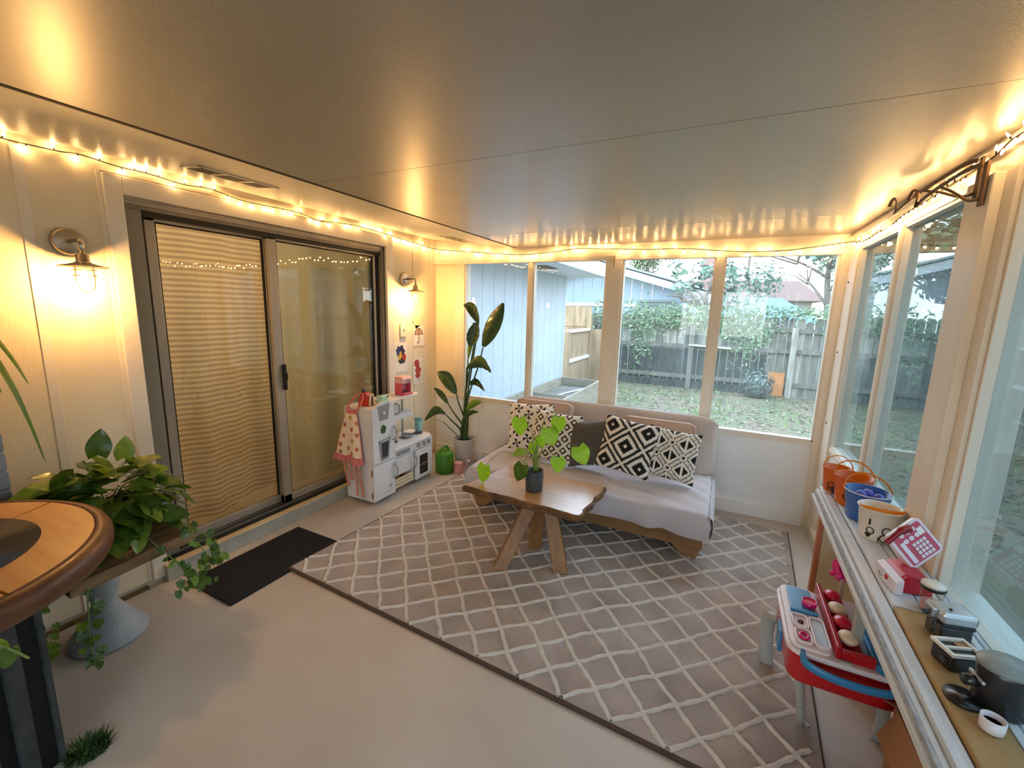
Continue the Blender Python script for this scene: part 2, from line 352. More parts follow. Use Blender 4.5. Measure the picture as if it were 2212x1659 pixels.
def curtain(y0, y1, zb, ph, amp, nm, label, m, hem):
    mb = MB()
    def fn(u, v):
        y = y0+(y1-y0)*u; z0 = zb+hem(u); z = z0+(2.08-z0)*v
        a = amp*(1-.35*v)
        return (XL-.255+a*sin(ph+u*13+.8*sin(3*u+v*1.5))+.5*a*sin(u*29+ph+v), y, z)
    mb.grid(fn, 90, 40); o = mb.build(nm, m, smooth=True); return tag(o, label, 'curtain')
curtain(1.10, 2.04, .15, .3, .03, 'curtain', 'horizontally striped sheer curtain behind the fixed pane of the sliding door', m_cur1, lambda u: .10*max(0, u-.55)**1.2*2 + .006*sin(u*20))
curtain(2.0, 3.45, .13, 1.7, .028, 'curtain', 'plain greenish sheer curtain behind the sliding pane nearest the toy kitchen', m_cur2, lambda u: .008*sin(u*17))
# room behind the door
rb = MB(); x0 = XL-2.2
rb.box((x0-.1, .2, 0), (x0, 4.0, 2.3)); rb.box((x0, .1, 0), (XL-.2, .2, 2.3)); rb.box((x0, 4.0, 0), (XL-.2, 4.1, 2.3)); rb.box((x0, .1, 2.3), (XL-.13, 4.1, 2.4)); rb.box((x0, .1, -.1), (XL-.2, 4.1, .09))
struct(rb.build('wall_inner_room', mat('inner_room', '#8d7c62', .8)))

_rl = bpy.data.lights.new('curtain_fill', 'POINT'); _rl.energy = 60; _rl.color = (1, .70, .42); _rl.shadow_soft_size = .15  # unseen light added behind the door to brighten the curtains
_ro = bpy.data.objects.new('curtain_fill', _rl); COL.objects.link(_ro); _ro.location = (XL-1.4, 1.5, 2.0)
# ------------------------------------------------------------------ string lights
SL = [(-2.66,.3,2.19),(-2.66,.755,2.169),(-2.66,.78,2.167),(-2.66,.93,2.172),(-2.66,.991,2.18),(-2.66,1.13,2.168),(-2.66,1.25,2.169),(-2.66,1.404,2.158),(-2.66,1.545,2.168),(-2.66,1.738,2.146),(-2.66,2.084,2.155),(-2.66,2.269,2.135),(-2.66,2.569,2.158),(-2.66,2.924,2.15),(-2.66,3.353,2.13),(-2.62,3.6,2.11),
 (-2.327,3.63,2.083),(-1.948,3.63,2.05),(-1.689,3.63,2.034),(-1.423,3.63,2.046),(-1.173,3.63,2.068),(-.974,3.63,2.057),(-.821,3.63,2.052),(-.603,3.63,2.04),(-.43,3.63,2.041),(-.263,3.63,2.032),(-.01,3.63,2.007),(.168,3.63,1.999),(.337,3.63,2.003),(.443,3.63,2.013),(.597,3.62,2.031),(.68,3.56,2.035),
 (.68,3.255,1.995),(.68,2.963,2.0),(.68,2.821,1.998),(.68,2.619,2.02),(.68,2.373,2.024),(.68,2.178,2.031),(.68,2.016,2.033),(.68,1.887,2.043),(.68,1.777,2.063),(.68,1.5,2.05),(.68,1.2,2.07),(.68,.9,2.05)]
m_cable = mat('green_brown_cable', '#3d2c17', .6)
m_bulb = mat('warm_mini_bulb', '#fff0c8', .3, emit='#ffc880', estr=115)
sl = thing('string_lights', 'warm white mini light strand on a dark cable along the wall tops', 'string lights')
cp = catmull(SL, 5)
# drop duplicates that are too close
cc = [cp[0]]
for p in cp[1:]:
    if (p-cc[-1]).length > .012: cc.append(p)
MB().tube(cc, .0028, 5).build('cable', m_cable, sl)
bm_ = MB().lathe([(.0005,-.002),(.003,0),(.0035,.006),(.002,.013),(.0004,.016)], 6); bulb0 = bm_.build('bulb', m_bulb, None)
sk_ = MB().lathe([(.0022,-.012),(.0026,-.004),(.003,.001)], 6); sock0 = sk_.build('socket', m_cable, None)
bulb_me, sock_me = bulb0.data, sock0.data
bpy.data.objects.remove(bulb0); bpy.data.objects.remove(sock0)
acc = 0; last = cc[0]; nb = 0; nextd = .03
def place_bulb(p, d):
    q = Vector((0,0,1)).rotation_difference(d.normalized())
    M = Matrix.Translation(p+d.normalized()*.012) @ q.to_matrix().to_4x4()
    for nm, me in (('bulb', bulb_me), ('socket', sock_me)):
        o = bpy.data.objects.new(nm, me); COL.objects.link(o); o.parent = sl; o.matrix_local = M
for i in range(1, len(cc)):
    seg = (cc[i]-cc[i-1]); L_ = seg.length; t = 0
    while acc+(L_-t) >= nextd:
        t += nextd-acc; acc = 0; p = cc[i-1]+seg*(t/L_)
        side = 1 if R.random() < .42 else -1
        out = Vector((1,0,0)) if p.x < -2.6 else (Vector((0,-1,0)) if p.y > 3.6 else Vector((-1,0,0)))
        d = Vector((0,0,side))+out*R.uniform(.1,.7)+seg.normalized()*R.uniform(-.5,.5)
        place_bulb(p, d); nb += 1
        nextd = R.uniform(.045,.085) if p.x < .5 else R.uniform(.03,.06)
    acc += L_-t
# gentle extra warm light: each wall sconce carries the real lamp
# ------------------------------------------------------------------ wall sconces
m_jar = m_clear
def sconce(y, label):
    t = thing('wall_sconce', label, 'wall lamp', (XL+.002, y, 1.795), group=None)
    MB().lathe([(0.0001,.028),(.052,.026),(.058,.018),(.06,.006),(.06,0)], 28, RY(pi/2)).build('back_plate', m_metal, t, smooth=True, bevel=.001)
    MB().tube([(.02,0,0),(.115,0,0),(.125,0,-.004),(.128,0,-.015),(.128,0,-.06)], .0085, 10).build('arm', m_metal, t, smooth=True)
    MB().lathe([(.0001,-.04),(.011,-.042),(.012,-.055),(.022,-.06),(.023,-.088),(.03,-.095),(.052,-.102),(.084,-.11),(.086,-.113),(.05,-.108),(.0001,-.1)], 28, T(.128,0,0)).build('shade', m_metal, t, smooth=True)
    MB().lathe([(.03,-.11),(.034,-.13),(.034,-.17),(.028,-.195),(.016,-.21),(.0005,-.215)], 20, T(.128,0,0), cap=False).build('glass_jar', m_jar, t, smooth=True)
    cg = MB()
    for k in range(4):
        a = k*pi/2+.5; c, s_ = cos(a), sin(a)
        cg.tube([(.128+.041*c,.041*s_,-.108),(.128+.042*c,.042*s_,-.17),(.128+.036*c,.036*s_,-.2),(.128+.02*c,.02*s_,-.218),(.128,0,-.222)], .0016, 5)
    for z in (-.125, -.15): cg.tube([(.128+.042*cos(a*.3142),.042*sin(a*.3142),z) for a in range(20)], .0016, 5, closed=True)
    cg.build('wire_cage', m_metal, t)
    MB().sphere((.128,0,-.148), .011, 12, 8, (1,1,1.7)).build('light_bulb', mat('sconce_bulb', '#fff2cf', .3, emit='#ffcf7a', estr=60), t, smooth=True)
    ld = bpy.data.lights.new('lamp', 'POINT'); ld.energy = 8.5; ld.color = (1, .55, .19); ld.shadow_soft_size = .018
    lo = bpy.data.objects.new('lamp', ld); COL.objects.link(lo); lo.parent = t; lo.location = (.128, 0, -.185)
    return t
sconce(.915, 'brushed metal caged wall lamp left of the sliding door, above the trailing plant')
sconce(3.19, 'brushed metal caged wall lamp above the toy kitchen, right of the sliding door')

# ------------------------------------------------------------------ soffit vents
m_slat = mat('vent_dark', '#4c4334', .7)
def soffz(x): return 2.112+(-1.79-x)/.91*.093
def vent(x0, x1, y0, y1, label, n):
    sl_ = math.atan2(.093, .91)
    zc = soffz((x0+x1)/2)
    t = thing('soffit_vent', label, 'vent', ((x0+x1)/2, (y0+y1)/2, zc-.004), rot=(0, sl_, 0))
    hx, hy = (x1-x0)/2, (y1-y0)/2
    MB().box((-hx,-hy,-.003),(hx,-hy+.018,.003)).box((-hx,hy-.018,-.003),(hx,hy,.003)).box((-hx,-hy,-.003),(-hx+.014,hy,.003)).box((hx-.014,-hy,-.003),(hx,hy,.003)).build('frame', m_soff, t, bevel=.001)
    MB().box((-hx+.01,-hy+.01,-.001),(hx-.01,hy-.01,.002)).build('screen', m_slat, t)
    for k in range(1, n):
        y = -hy+2*hy*k/n; MB().box((-hx,y-.009,-.003),(hx,y+.009,.002)).build('divider', m_soff, t)
vent(-2.36, -2.2, 1.24, 1.63, 'pale three-panel soffit vent with dark mesh above the sliding door', 3)
vent(-2.33, -2.18, 3.25, 3.6, 'smaller soffit vent in the far corner above the second wall lamp', 3)

# ------------------------------------------------------------------ scroll brackets on the right header post
def bracket(y, z, ln, label, x=.70):
    t = thing('plant_bracket', label, 'bracket', (x, y, z))
    MB().box((-.004,-.012,-.09),(.004,.012,.04)).build('mounting_plate', mat('rusty_brown_iron', '#5e4632', .6, .4), t, bevel=.002)
    arm = [(-.01,0,.03),(-.02,.1*ln,.035),(-.03,.4*ln,.03),(-.035,.75*ln,.02),(-.04,ln,.0)]
    a = catmull(arm, 5); c = Vector(a[-1])
    for k in range(1, 12): th = -pi/2-k*.42; a.append(c+Vector((-.004*k*.3, -.03*cos(th)*-1, .032+.03*sin(th))))
    MB().tube(a, .008, 6, flat=(.35,1)).build('scroll_arm', MATS['rusty_brown_iron'], t, smooth=True)
    MB().tube(catmull([(-.008,0,-.07),(-.015,.12*ln,-.06),(-.024,.35*ln,-.01),(-.03,.55*ln,.025)], 5), .005, 6).build('brace', MATS['rusty_brown_iron'], t, smooth=True)
    return t
bracket(1.95, 2.02, .64, 'longer brown iron scroll bracket beside the right window post', .675)
bracket(1.89, 1.99, .42, 'shorter brown iron scroll bracket just under the longer one', .668)
# small clip on the back post
t = thing('hook', 'small beige hook on the top of the post between the two back windows', 'hook', (-.865, YB-.022, 1.99))
MB().box((-.012,-.01,-.02),(.012,.0,.02)).build('plate', m_trim, t, bevel=.003)
MB().tube([(0,-.01,.01),(0,-.03,.005),(.004,-.034,-.03),(.0,-.03,-.075),(-.012,-.026,-.08)], .005, 7).build('arm', mat('aged_beige_metal', '#9c8058', .5), t, smooth=True)

# ================================================================== outdoors
GZ = -.1
m_ground = mat('leaf_littered_lawn', '#626c4e', .95, col2='#736958', nscale=1.6, mixlo=.35, mixhi=.62, detail=10, bump=.6, bscale=25)
struct(MB().box((-30, YB+.11, GZ-.2), (30, 45, GZ)).box((XR+.11, -30, GZ-.2), (30, YB+.11, GZ)).box((-2.7, -30, GZ-.2), (XR+.11, YF-.11, GZ)).build('ground', m_ground))
def scatter(nm, label, cat, m, n, fn, parent=None, stuff=True, vcols=None):
    mb = MB()
    for _ in range(n):
        p, s, nrm = fn()
        a = nrm.orthogonal().normalized(); a.rotate(Quaternion(nrm, R.uniform(0, 6.28))); b = nrm.cross(a)
        c = hexc(R.choice(vcols)) if vcols else (1,1,1,1)
        mb.add([p-a*s, p-b*s*.45+nrm*s*.1, p+a*s, p+b*s*.45+nrm*s*.1], [(0,1,2,3)], None, c)
    o = mb.build(nm, m, parent, vc=bool(vcols))
    if label: tag(o, label, cat)
    if stuff: o['kind'] = 'stuff'
    return o
m_vcl = mat('leaf_mix', 'VC', .7)
def fl():
    while True:
        x, y = R.uniform(-3.2, 4.5), R.uniform(4.0, 10.3)
        if not (-2.9 < x < -1.8 and y < 8): break
    return Vector((x, y, GZ+.012)), R.uniform(.02, .05), Vector((R.uniform(-.4,.4), R.uniform(-.4,.4), 1)).normalized()
scatter('leaf_litter', 'dry fallen leaves strewn over the lawn outside the windows', 'leaves', m_vcl, 5000, fl, vcols=['#7a694c','#8c7b5d','#675b45','#9d9176','#54553a'])
gb = MB()
for _ in range(45):
    cx, cy = R.uniform(-2, 4), R.uniform(4.3, 10)
    for k in range(22):
        x, y = cx+R.gauss(0,.16), cy+R.gauss(0,.16); h = R.uniform(.04,.13); a = R.uniform(0, 6.28); d = Vector((cos(a), sin(a), 0))*.012; l = Vector((R.uniform(-.05,.05), R.uniform(-.05,.05), h))
        p = Vector((x, y, GZ)); gb.add([p-d, p+d, p+l], [(0,1,2)], None, hexc(R.choice(['#7f9a5a','#8fae66','#6c8a50','#a2b878'])))
o = gb.build('grass_tufts', m_vcl, vc=True); tag(o, 'sparse green grass tufts on the lawn outside', 'grass', kind='stuff')
# fence at the back of the yard
m_plank = mat('weathered_plank', '#86857b', .9, col2='#5c5c56', nscale=4, stretch=(3,3,.6), mixlo=.3, mixhi=.75, bump=.3, bscale=20, bstretch=(4,4,.4))
m_plankd = mat('dark_plank', '#4f5552', .9, col2='#33393a', nscale=4, stretch=(3,3,.6), bump=.3, bscale=20)
m_plankw = mat('pale_plank', '#aeada2', .9, col2='#87867a', nscale=4, stretch=(3,3,.6), bump=.2, bscale=20)
FY = 10.35
f = thing('wooden_fence', 'weathered grey picket fence with vines at the back of the yard', 'fence', (0, FY, GZ))
x = -6.5; k = 0
while x < 6.0:
    w = .135+R.uniform(-.008,.008); zt = 1.63+.02*x*.5+R.uniform(-.03,.03)
    if -.05 < x < 1.6 and R.random() < .25: zt -= .1
    mid = .83 if -1.9 < x < .75 else (.6 if -3 < x < -1.9 else None)
    P = lambda z0, z1: [(x,-.012,z0),(x+w,-.012,z0),(x+w,.012,z0),(x,.012,z0)]
    mt = R.choice([m_plank, m_plank, m_plankw])
    if mid and mt is not None and R.random() < .9:
        MB().box((x,-.011,.02),(x+w,.011,.86)).build('plank', m_plankd, f); z0 = .862  # lower part of these pickets coloured darker
    else: z0 = .02
    MB().prism([(x,z0),(x+w,z0),(x+w,zt-.04),(x+w*.72,zt),(x+w*.28,zt),(x,zt-.04)], -.011, .011, RX(pi/2)).build('plank', mt, f)
    x += w+.012+R.uniform(0,.006)
for z in (.22, .9, 1.32): MB().box((-6.5,-.06,z),(6.1,-.013,z+.085)).build('rail', m_plank, f)
MB().box((-2.6,-.05,.0),(.9,-.02,.16)).build('kick_board', m_plankd, f)
for px, mt in ((-4.6, m_plank), (-2.9, m_plank), (-.62, m_plank), (1.28, m_plankw), (3.4, m_plank), (5.4, m_plank)):
    MB().box((px-.05,-.15,0),(px+.05,-.06,1.42)).build('post', mt, f, bevel=.006)
MB().box((.9,-.08,.02),(1.2,-.05,.5)).build('patch_board', mat('raw_orange_wood', '#c98f5a', .8, col2='#b67a48', nscale=6), f)
t = thing('board', 'pale flat sheet on the middle rail of the back fence, standing in for a window reflection', 'board', (-.25, FY-.12, .86), rz=.0, rot=(.05, .04, 0))
MB().box((-.42,-.07,-.01),(.42,.05,.015)).build('sheet', mat('pale_reflection', '#dfe6e8', .5), t, bevel=.003)  # pale slab put in for a reflection on the window glass
def ivy(cx, cz, sx, sz):
    def g(): return Vector((R.gauss(cx, sx), FY-.1+R.uniform(-.07,.05), R.gauss(cz, sz))), R.uniform(.03,.06), Vector((R.uniform(-.6,.6), -1, R.uniform(-.2,.8))).normalized()
    return g
iv = [(-2.4,1.35,.3,.22,500),(-1.35,1.45,.45,.14,700),(-1.7,1.0,.16,.35,350),(-.3,1.48,.4,.14,700),(.35,1.3,.35,.2,600),(.5,.95,.18,.25,200),(1.1,1.62,.6,.06,350),(2.6,1.5,.5,.2,500)]
mb = MB()
for cx, cz, sx, sz, n in iv:
    g = ivy(cx, cz, sx, sz)
    for _ in range(n):
        p, s, nrm = g(); a = nrm.orthogonal().normalized(); b = nrm.cross(a); a.rotate(Quaternion(nrm, R.uniform(0,6)))
        mb.add([p-a*s, p-b*s*.5, p+a*s, p+b*s*.5], [(0,1,2,3)], None, hexc(R.choice(['#587450','#6c8862','#466240','#8aa27c'])))
o = mb.build('fence_vines', m_vcl, vc=True); tag(o, 'leafy green vines hanging over the top of the back fence', 'vines', kind='stuff')
# the house wall continuing past the sunroom
m_sid = mat('pale_blue_siding', '#c3cfdb', .6, col2='#bac7d4', nscale=2, bump=.1, bscale=30)
hw = sempty('wall_house_exterior')
MB().box((-2.84, YB+.1, GZ), (-2.715, 7.72, 2.2)).build('backing', mat('siding_groove', '#8f9ba1', .7), hw)
y = YB+.1
while y < 7.7:
    y1 = min(y+.295, 7.72); MB().box((-2.72, y, GZ+.05), (-2.70, y1-.008, 2.18)).build('siding_board', m_sid, hw); y = y1
MB().box((-2.86, 7.66, GZ), (-2.695, 7.74, 2.18)).build('corner_board', m_sid, hw)
MB().box((-2.9, YB+.1, 2.16), (-2.0, 8.0, 2.19)).build('soffit_board', mat('eave_white', '#dfe6ea', .6), hw)
MB().box((-2.02, YB+.1, 2.15), (-1.98, 8.0, 2.32)).build('fascia', MATS['eave_white'], hw)
MB().box((-2.6, 5.7, 2.152), (-2.3, 6.2, 2.158)).build('vent_screen', m_slat, hw)
# raised planter beside the house wall
m_pw = mat('planter_wood', '#a39a86', .85, col2='#8b8371', nscale=5, stretch=(.5,.5,4), bump=.2, bscale=20)
t = thing('raised_planter', 'long raised wooden planter box against the house wall outside the left window', 'planter', (-2.3, 6.1, GZ))
for lo, hi in (((-.38,-1.75,.0),(-.34,1.5,.42)), ((.34,-1.75,0),(.38,1.5,.42)), ((-.34,-1.75,0),(.34,-1.71,.42)), ((-.34,1.46,0),(.34,1.5,.42)), ((-.34,-.1,0.2),(.34,-.07,.40))):
    a = Vector(lo); b = Vector(hi)
    for q in range(3):
        z0 = a.z+(b.z-a.z)*q/3; z1 = a.z+(b.z-a.z)*(q+1)/3-.004
        MB().box((a.x,a.y,z0),(b.x,b.y,z1)).build('plank', m_pw, t, bevel=.003, seg=1)
MB().box((-.34,-1.7,.1),(.34,1.46,.27)).build('soil', mat('planter_soil', '#5d5a52', .95, col2='#7b7d78', nscale=12, bump=.6, bscale=30), t)
MB().tube(catmull([(-.3,-1.2,.29),(-.05,-.2,.3),(.0,.5,.29),(.2,1.2,.3)],5), .015, 6).build('hose', mat('pale_hose', '#cfd6d6', .5), t, smooth=True)
# side fence/gate beyond the house corner
m_gate = mat('tan_fence_wood', '#b39a7c', .8, col2='#94805f', nscale=5, stretch=(2,2,.4), bump=.2, bscale=25)
t = thing('side_gate', 'tan wooden side fence with pale capped rails beyond the house corner', 'gate', (-2.78, 9.3, GZ))
x = -1.6; k = 0
while x < -.02:
    MB().box((x,.3,.02),(x+.12,.32,1.75+R.uniform(-.02,.02))).build('plank', m_gate, t); x += .128
for k in range(6):
    MB().box((.02,-1.2+k*.24,.02),(.04,-1.2+k*.24+.232,1.22)).build('plank', m_gate, t)
m_cap = mat('white_cap', '#e4e4dc', .6)
MB().box((-.02,-1.22,1.22),(.09,.25,1.27)).build('cap_rail', m_cap, t); MB().box((.04,-1.2,.62),(.08,.24,.68)).build('rail', m_cap, t)
MB().box((.0,-1.26,0),(.08,-1.18,1.25)).build('post', m_gate, t); MB().box((0,.2,0),(.09,.3,1.5)).build('post', m_gate, t)
MB().box((-1.6,.28,1.3),(0,.3,1.38)).build('rail', m_gate, t)
MB().box((.0,.3,.02),(.55,.32,1.25)).build('panel', m_gate, t)
# low white box right outside the back window
t = thing('white_trough', 'low white wooden trough outside under the right back window', 'trough', (.25, YB+.42, GZ))
for lo, hi in (((-.6,-.12,0),(.2,-.1,.62)), ((-.6,.1,0),(.2,.12,.62)), ((-.6,-.1,0),(-.58,.1,.62)), ((.18,-.1,0),(.2,.1,.62))): MB().box(lo, hi).build('side', m_cap, t, bevel=.004)
MB().box((-.58,-.1,.4),(.18,.1,.5)).build('soil', MATS['planter_soil'], t)
# neighbouring houses
m_ns = mat('neighbour_siding', '#91a5b0', .6, col2='#889ca7', nscale=1)
m_fas = mat('neighbour_fascia', '#cfdae2', .5)
h = thing('neighbour_house', 'pale blue-grey gabled house with vertical siding behind the left part of the fence', 'house', (-4.6, 16, GZ))
def hx(x): return 3.3-(x-.2)*.285
for k in range(24):
    a = -5+k*.36; b = a+.35
    if a > 3.9: break
    za, zb = (hx(a) if a > .2 else 3.3+(a-.2)*.285), (hx(b) if b > .2 else 3.3+(b-.2)*.285)
    MB().prism([(a,0),(b,0),(b,zb-.1),(a,za-.1)], -.03, 0, RX(pi/2)).build('siding_board', m_ns, h)
MB().prism([(-5,3.3-5.2*.285-.1),(.2,3.2),(4.2,hx(4.2)-.1),(4.2,hx(4.2)+.12),(.2,3.45),(-5,3.3-5.2*.285+.12)], -.1, .5, RX(pi/2)).build('fascia', m_fas, h)
MB().prism([(-5.2,1.95),(.2,3.48),(4.4,2.28),(4.4,2.34),(.2,3.54),(-5.2,2.01)], -8, .6, RX(pi/2) ).build('roof', mat('grey_roof', '#9aa5ab', .8), h)
MB().box((-5,.01,0),(3.9,7,1.9)).build('body', m_ns, h)
MB().box((-5,-.06,1.84),(4,-.02,1.95)).build('band_board', m_fas, h)
for k in range(4): MB().box((-.3,-.06,1.45+k*.09),(.1,-.03,1.51+k*.09)).build('louver', m_fas, h)
h = thing('brown_roofed_house', 'low house with a brown shingle roof and brick chimney beyond the back fence', 'house', (1.13, 25, GZ)); h.scale = (1.25,1.25,1.22)
MB().box((-3.6,0,0),(2.0,6,2.05)).build('body', mat('far_wall', '#a8a298', .8), h)
MB().add([(-3.9,-.3,1.95),(2.4,-.3,1.95),(1.9,3.2,2.95),(-3.4,3.2,2.95),(2.4,6.5,1.95),(-3.9,6.5,1.95)],[(0,1,2,3),(1,4,2),(4,5,3,2),(5,0,3),(0,5,4,1)]).build('roof', mat('brown_shingles', '#765d53', .85, col2='#685047', nscale=30, bump=.3, bscale=20), h)
m_cb = mat('chimney_brick', '#b58f85', .85, col2='#a07a70', nscale=6)
MB().box((-2.02,.6,1.5),(-1.18,1.4,4.6)).build('chimney', mat('chimney_mortar', '#c9bfb8', .9), h)
ch = h.children[-1]
for r in range(40):
    z = 1.75+r*.072; off = .1 if r % 2 else 0
    for k in range(4):
        a = max(-2.03, -2.03+k*.22-off); b = min(-1.17, -2.03+(k+1)*.22-off-.012)
        if b-a > .04: MB().box((a,.585,z),(b,.62,z+.06)).build('brick', m_cb, ch)
t = thing('tarp_canopy', 'pale blue canopy roof in front of the brown roofed house', 'canopy', (.62, 14.2, GZ)); t.scale = (.82,.82,.84)
MB().add([(-2.3,-1,1.72),(2.1,-1,1.72),(2.1,1,1.78),(-2.3,1,1.78),(-1.5,.2,2.55),(.9,.2,2.55)],[(0,1,5,4),(1,2,5),(2,3,4,5),(3,0,4),(0,3,2,1)]).build('cover', mat('pale_blue_cover', '#6c94c8', .6), t, solid=.02)
for x in (-2.2, 2.0): 
    for y in (-.9, .9): MB().tube([(x,y,0),(x,y,1.75)], .03, 6).build('pole', m_fas, t)
t = thing('dark_shed', 'dark slatted shed top just over the back fence', 'shed', (-1.78, 13.4, GZ)); t.scale = (.85,1,1)
MB().box((-.75,-.4,0),(.75,.4,1.6)).build('body', m_plankd, t)
for k in range(5): MB().box((-.8+.03*k,-.44,1.6+k*.085),(.8-.06*k,.44,1.6+k*.085+.07)).build('slat', mat('shed_slat', '#6a7872', .8), t)
# right hand side fence, seen through and mirrored in the side windows
f2 = thing('side_fence', 'grey board fence along the right side of the yard beyond the side windows', 'fence', (3.7, 4, GZ))
y = -8
while y < 5.9:
    MB().box((0,y,.02),(.022,y+.135,1.7+R.uniform(-.03,.03))).build('plank', R.choice([m_plank, m_plankw]), f2); y += .148
for z in (.3, 1.3): MB().box((-.05,-8,z),(-.002,5.9,z+.09)).build('rail', m_plank, f2)
h = thing('side_house', 'pale blue-grey house with a low gable roof beyond the side fence', 'house', (10.5, 7.5, GZ))
MB().box((-2.5,-5,0),(3,6,2.5)).build('body', m_ns, h)
MB().prism([(-5.4,2.4),(.6,3.7),(6.5,2.4),(6.5,2.5),(.6,3.85),(-5.4,2.5)], -3, 2.9, Matrix(((0,0,1,0),(1,0,0,0),(0,1,0,0),(0,0,0,1)))).build('roof', MATS['grey_roof'], h)
MB().prism([(-4.9,2.5),(6,2.5),(.6,3.65)], -2.5, -2.45, Matrix(((0,0,1,0),(1,0,0,0),(0,1,0,0),(0,0,0,1)))).build('gable', m_fas, h)
# trees
m_bark = mat('grey_bark', '#8a8378', .9, col2='#6e675e', nscale=8, stretch=(1,1,.2), bump=.5, bscale=15)
def tree(x, y, h, r, label, n, cols, trunk=.16, zc=None, branches=7, group=None):
    t = thing('tree', label, 'tree', (x, y, GZ))
    tb = MB(); tb.tube(catmull([(0,0,0),(.1,0,h*.3),(-.05,.1,h*.6),(.05,0,h*.9)],4), [trunk*(1-.06*i) for i in range(13)], 8)
    for k in range(branches):
        a = R.uniform(0,6.28); z = h*R.uniform(.35,.75); e = Vector((cos(a)*r*.8, sin(a)*r*.8, z+r*R.uniform(.1,.6)))
        tb.tube(catmull([(0,0,z),e*.5+Vector((0,0,z*.5+.1)),e],4), [.06*(1-.09*i) for i in range(9)], 5)
        for q in range(3):
            s_ = e*.6+Vector((0,0,z*.4)); e2 = e+Vector((R.uniform(-1,1),R.uniform(-1,1),R.uniform(-.3,.9)))*r*.4
            tb.tube([s_, (s_+e2)/2+Vector((0,0,.1)), e2], [.03,.02,.008], 4)
    tb.build('trunk', m_bark, t, smooth=True)
    cl = [(Vector((R.gauss(0,r*.45), R.gauss(0,r*.45), (zc or h*.85)+R.gauss(0,r*.35))), r*R.uniform(.22,.42)) for _ in range(16)]
    mb = MB()
    for _ in range(n):
        c, cr = R.choice(cl); d = Vector((R.gauss(0,1),R.gauss(0,1),R.gauss(0,1))).normalized()*cr*R.uniform(.5,1.1)
        p = c+d; nn = (d.normalized()+Vector((0,0,.5))).normalized(); a = nn.orthogonal().normalized(); a.rotate(Quaternion(nn, R.uniform(0,6))); b = nn.cross(a); s = R.uniform(.06,.13)
        mb.add([p-a*s, p-b*s*.5, p+a*s, p+b*s*.5], [(0,1,2,3)], None, hexc(R.choice(cols)))
    o = mb.build('foliage', m_vcl, t, vc=True); o['kind'] = 'stuff'
G1 = ['#5f7f6c','#759380','#4d6b5a','#8ea896']; G2 = ['#567249','#6b875c','#829d70','#466040']
tree(3.1, 18.6, 5.2, 2.3, 'dense blue-green tree filling the sky above the right end of the fence', 7000, G1)
tree(1.2, 37, 8.5, 2.4, 'tall loose tree behind the brown roofed house', 5000, G1)
tree(-4.6, 28, 6.6, 2.2, 'pale leafy tree rising behind the gabled house', 5000, G2)
tree(4.9, 12.2, 3.9, 1.8, 'bushy green tree beyond the right corner of the back fence', 5000, G2)
tree(5.9, 6.6, 3.9, 1.1, 'large leafy tree beyond the side fence', 5000, G2)
tree(6.6, -1.2, 4.6, 2.2, 'leafy tree beyond the side fence nearer the camera', 5000, G1)
tree(-.45, 11.9, 2.9, .9, 'thin bare-branched tree in front of the brick chimney', 350, G1, trunk=.05, branches=10)
t = thing('shrub', 'dark bushy shrub by the orange patched board of the back fence', 'shrub', (.72, FY-.45, GZ))
mb = MB()
for _ in range(900):
    d = Vector((R.gauss(0,1),R.gauss(0,1),R.gauss(0,1))).normalized(); p = Vector((d.x*.3, d.y*.2, .28+d.z*.3))*R.uniform(.7,1.05); nn = d; a = nn.orthogonal().normalized(); b = nn.cross(a); s = R.uniform(.015,.05)
    mb.add([p-a*s, p-b*s*.4, p+a*s, p+b*s*.4], [(0,1,2,3)], None, hexc(R.choice(['#6b7a74','#84958e','#56655f'])))
o = mb.build('foliage', m_vcl, t, vc=True); o['kind'] = 'stuff'
MB().tube([(0,0,0),(0,0,.3)], .02, 5).build('stem', m_bark, t)

# ================================================================== rug, mat
RO = Vector((-2.149, 1.517, 0)); _a = -.05
rug = thing('rug', 'large taupe shag rug with an ivory diamond trellis', 'rug', RO, rz=_a)
m_rug = mat('taupe_pile', '#c2b4a8', .95, col2='#a2948a', nscale=5, mixlo=.3, mixhi=.7, bump=.8, bscale=220, detail=8, sheen=.2)
m_ivory = mat('ivory_tuft', '#efe6da', .95, bump=.8, bscale=300, sheen=.3)
RW, RD = 2.60, 2.10
MB().box((-.02, .006, 0), (RW, RD, .012)).build('pile', m_rug, rug, bevel=.004)
MB().box((-.025, -.012, 0), (RW+.005, .008, .011)).box((-.028,0,0),(-.018,RD,.011)).box((RW-.002,0,0),(RW+.006,RD,.011)).build('bound_edge', mat('brown_binding', '#4f3c2e', .9, bump=.5, bscale=200), rug, bevel=.003)
lm = MB()
def rline(p0, p1, k):
    L_ = math.hypot(p1[0]-p0[0], p1[1]-p0[1]); n = max(3, int(L_/.02)); dx, dy = (p1[0]-p0[0])/L_, (p1[1]-p0[1])/L_; nx, ny = -dy, dx
    vs = []; fs = []
    for i in range(n+1):
        s = L_*i/n; x = p0[0]+dx*s; y = p0[1]+dy*s
        w = .005*sin(s*9+k*1.7)+.0035*sin(s*23+k*2.1)+.0015*sin(s*61+k)
        h = .0085+.0015*sin(s*80+k)+R.uniform(-.0012,.0012); z = .0185+R.uniform(-.0015,.0015)
        for o_, zz in ((-h-.002,.011),(-h*.6,z),(h*.6,z),(h+.002,.011)): vs.append((x+nx*(w+o_), y+ny*(w+o_), zz))
    for i in range(n):
        for q in range(3): a = i*4+q; fs.append((a, a+4, a+5, a+1))
    lm.add(vs, fs)
S_ = .2036
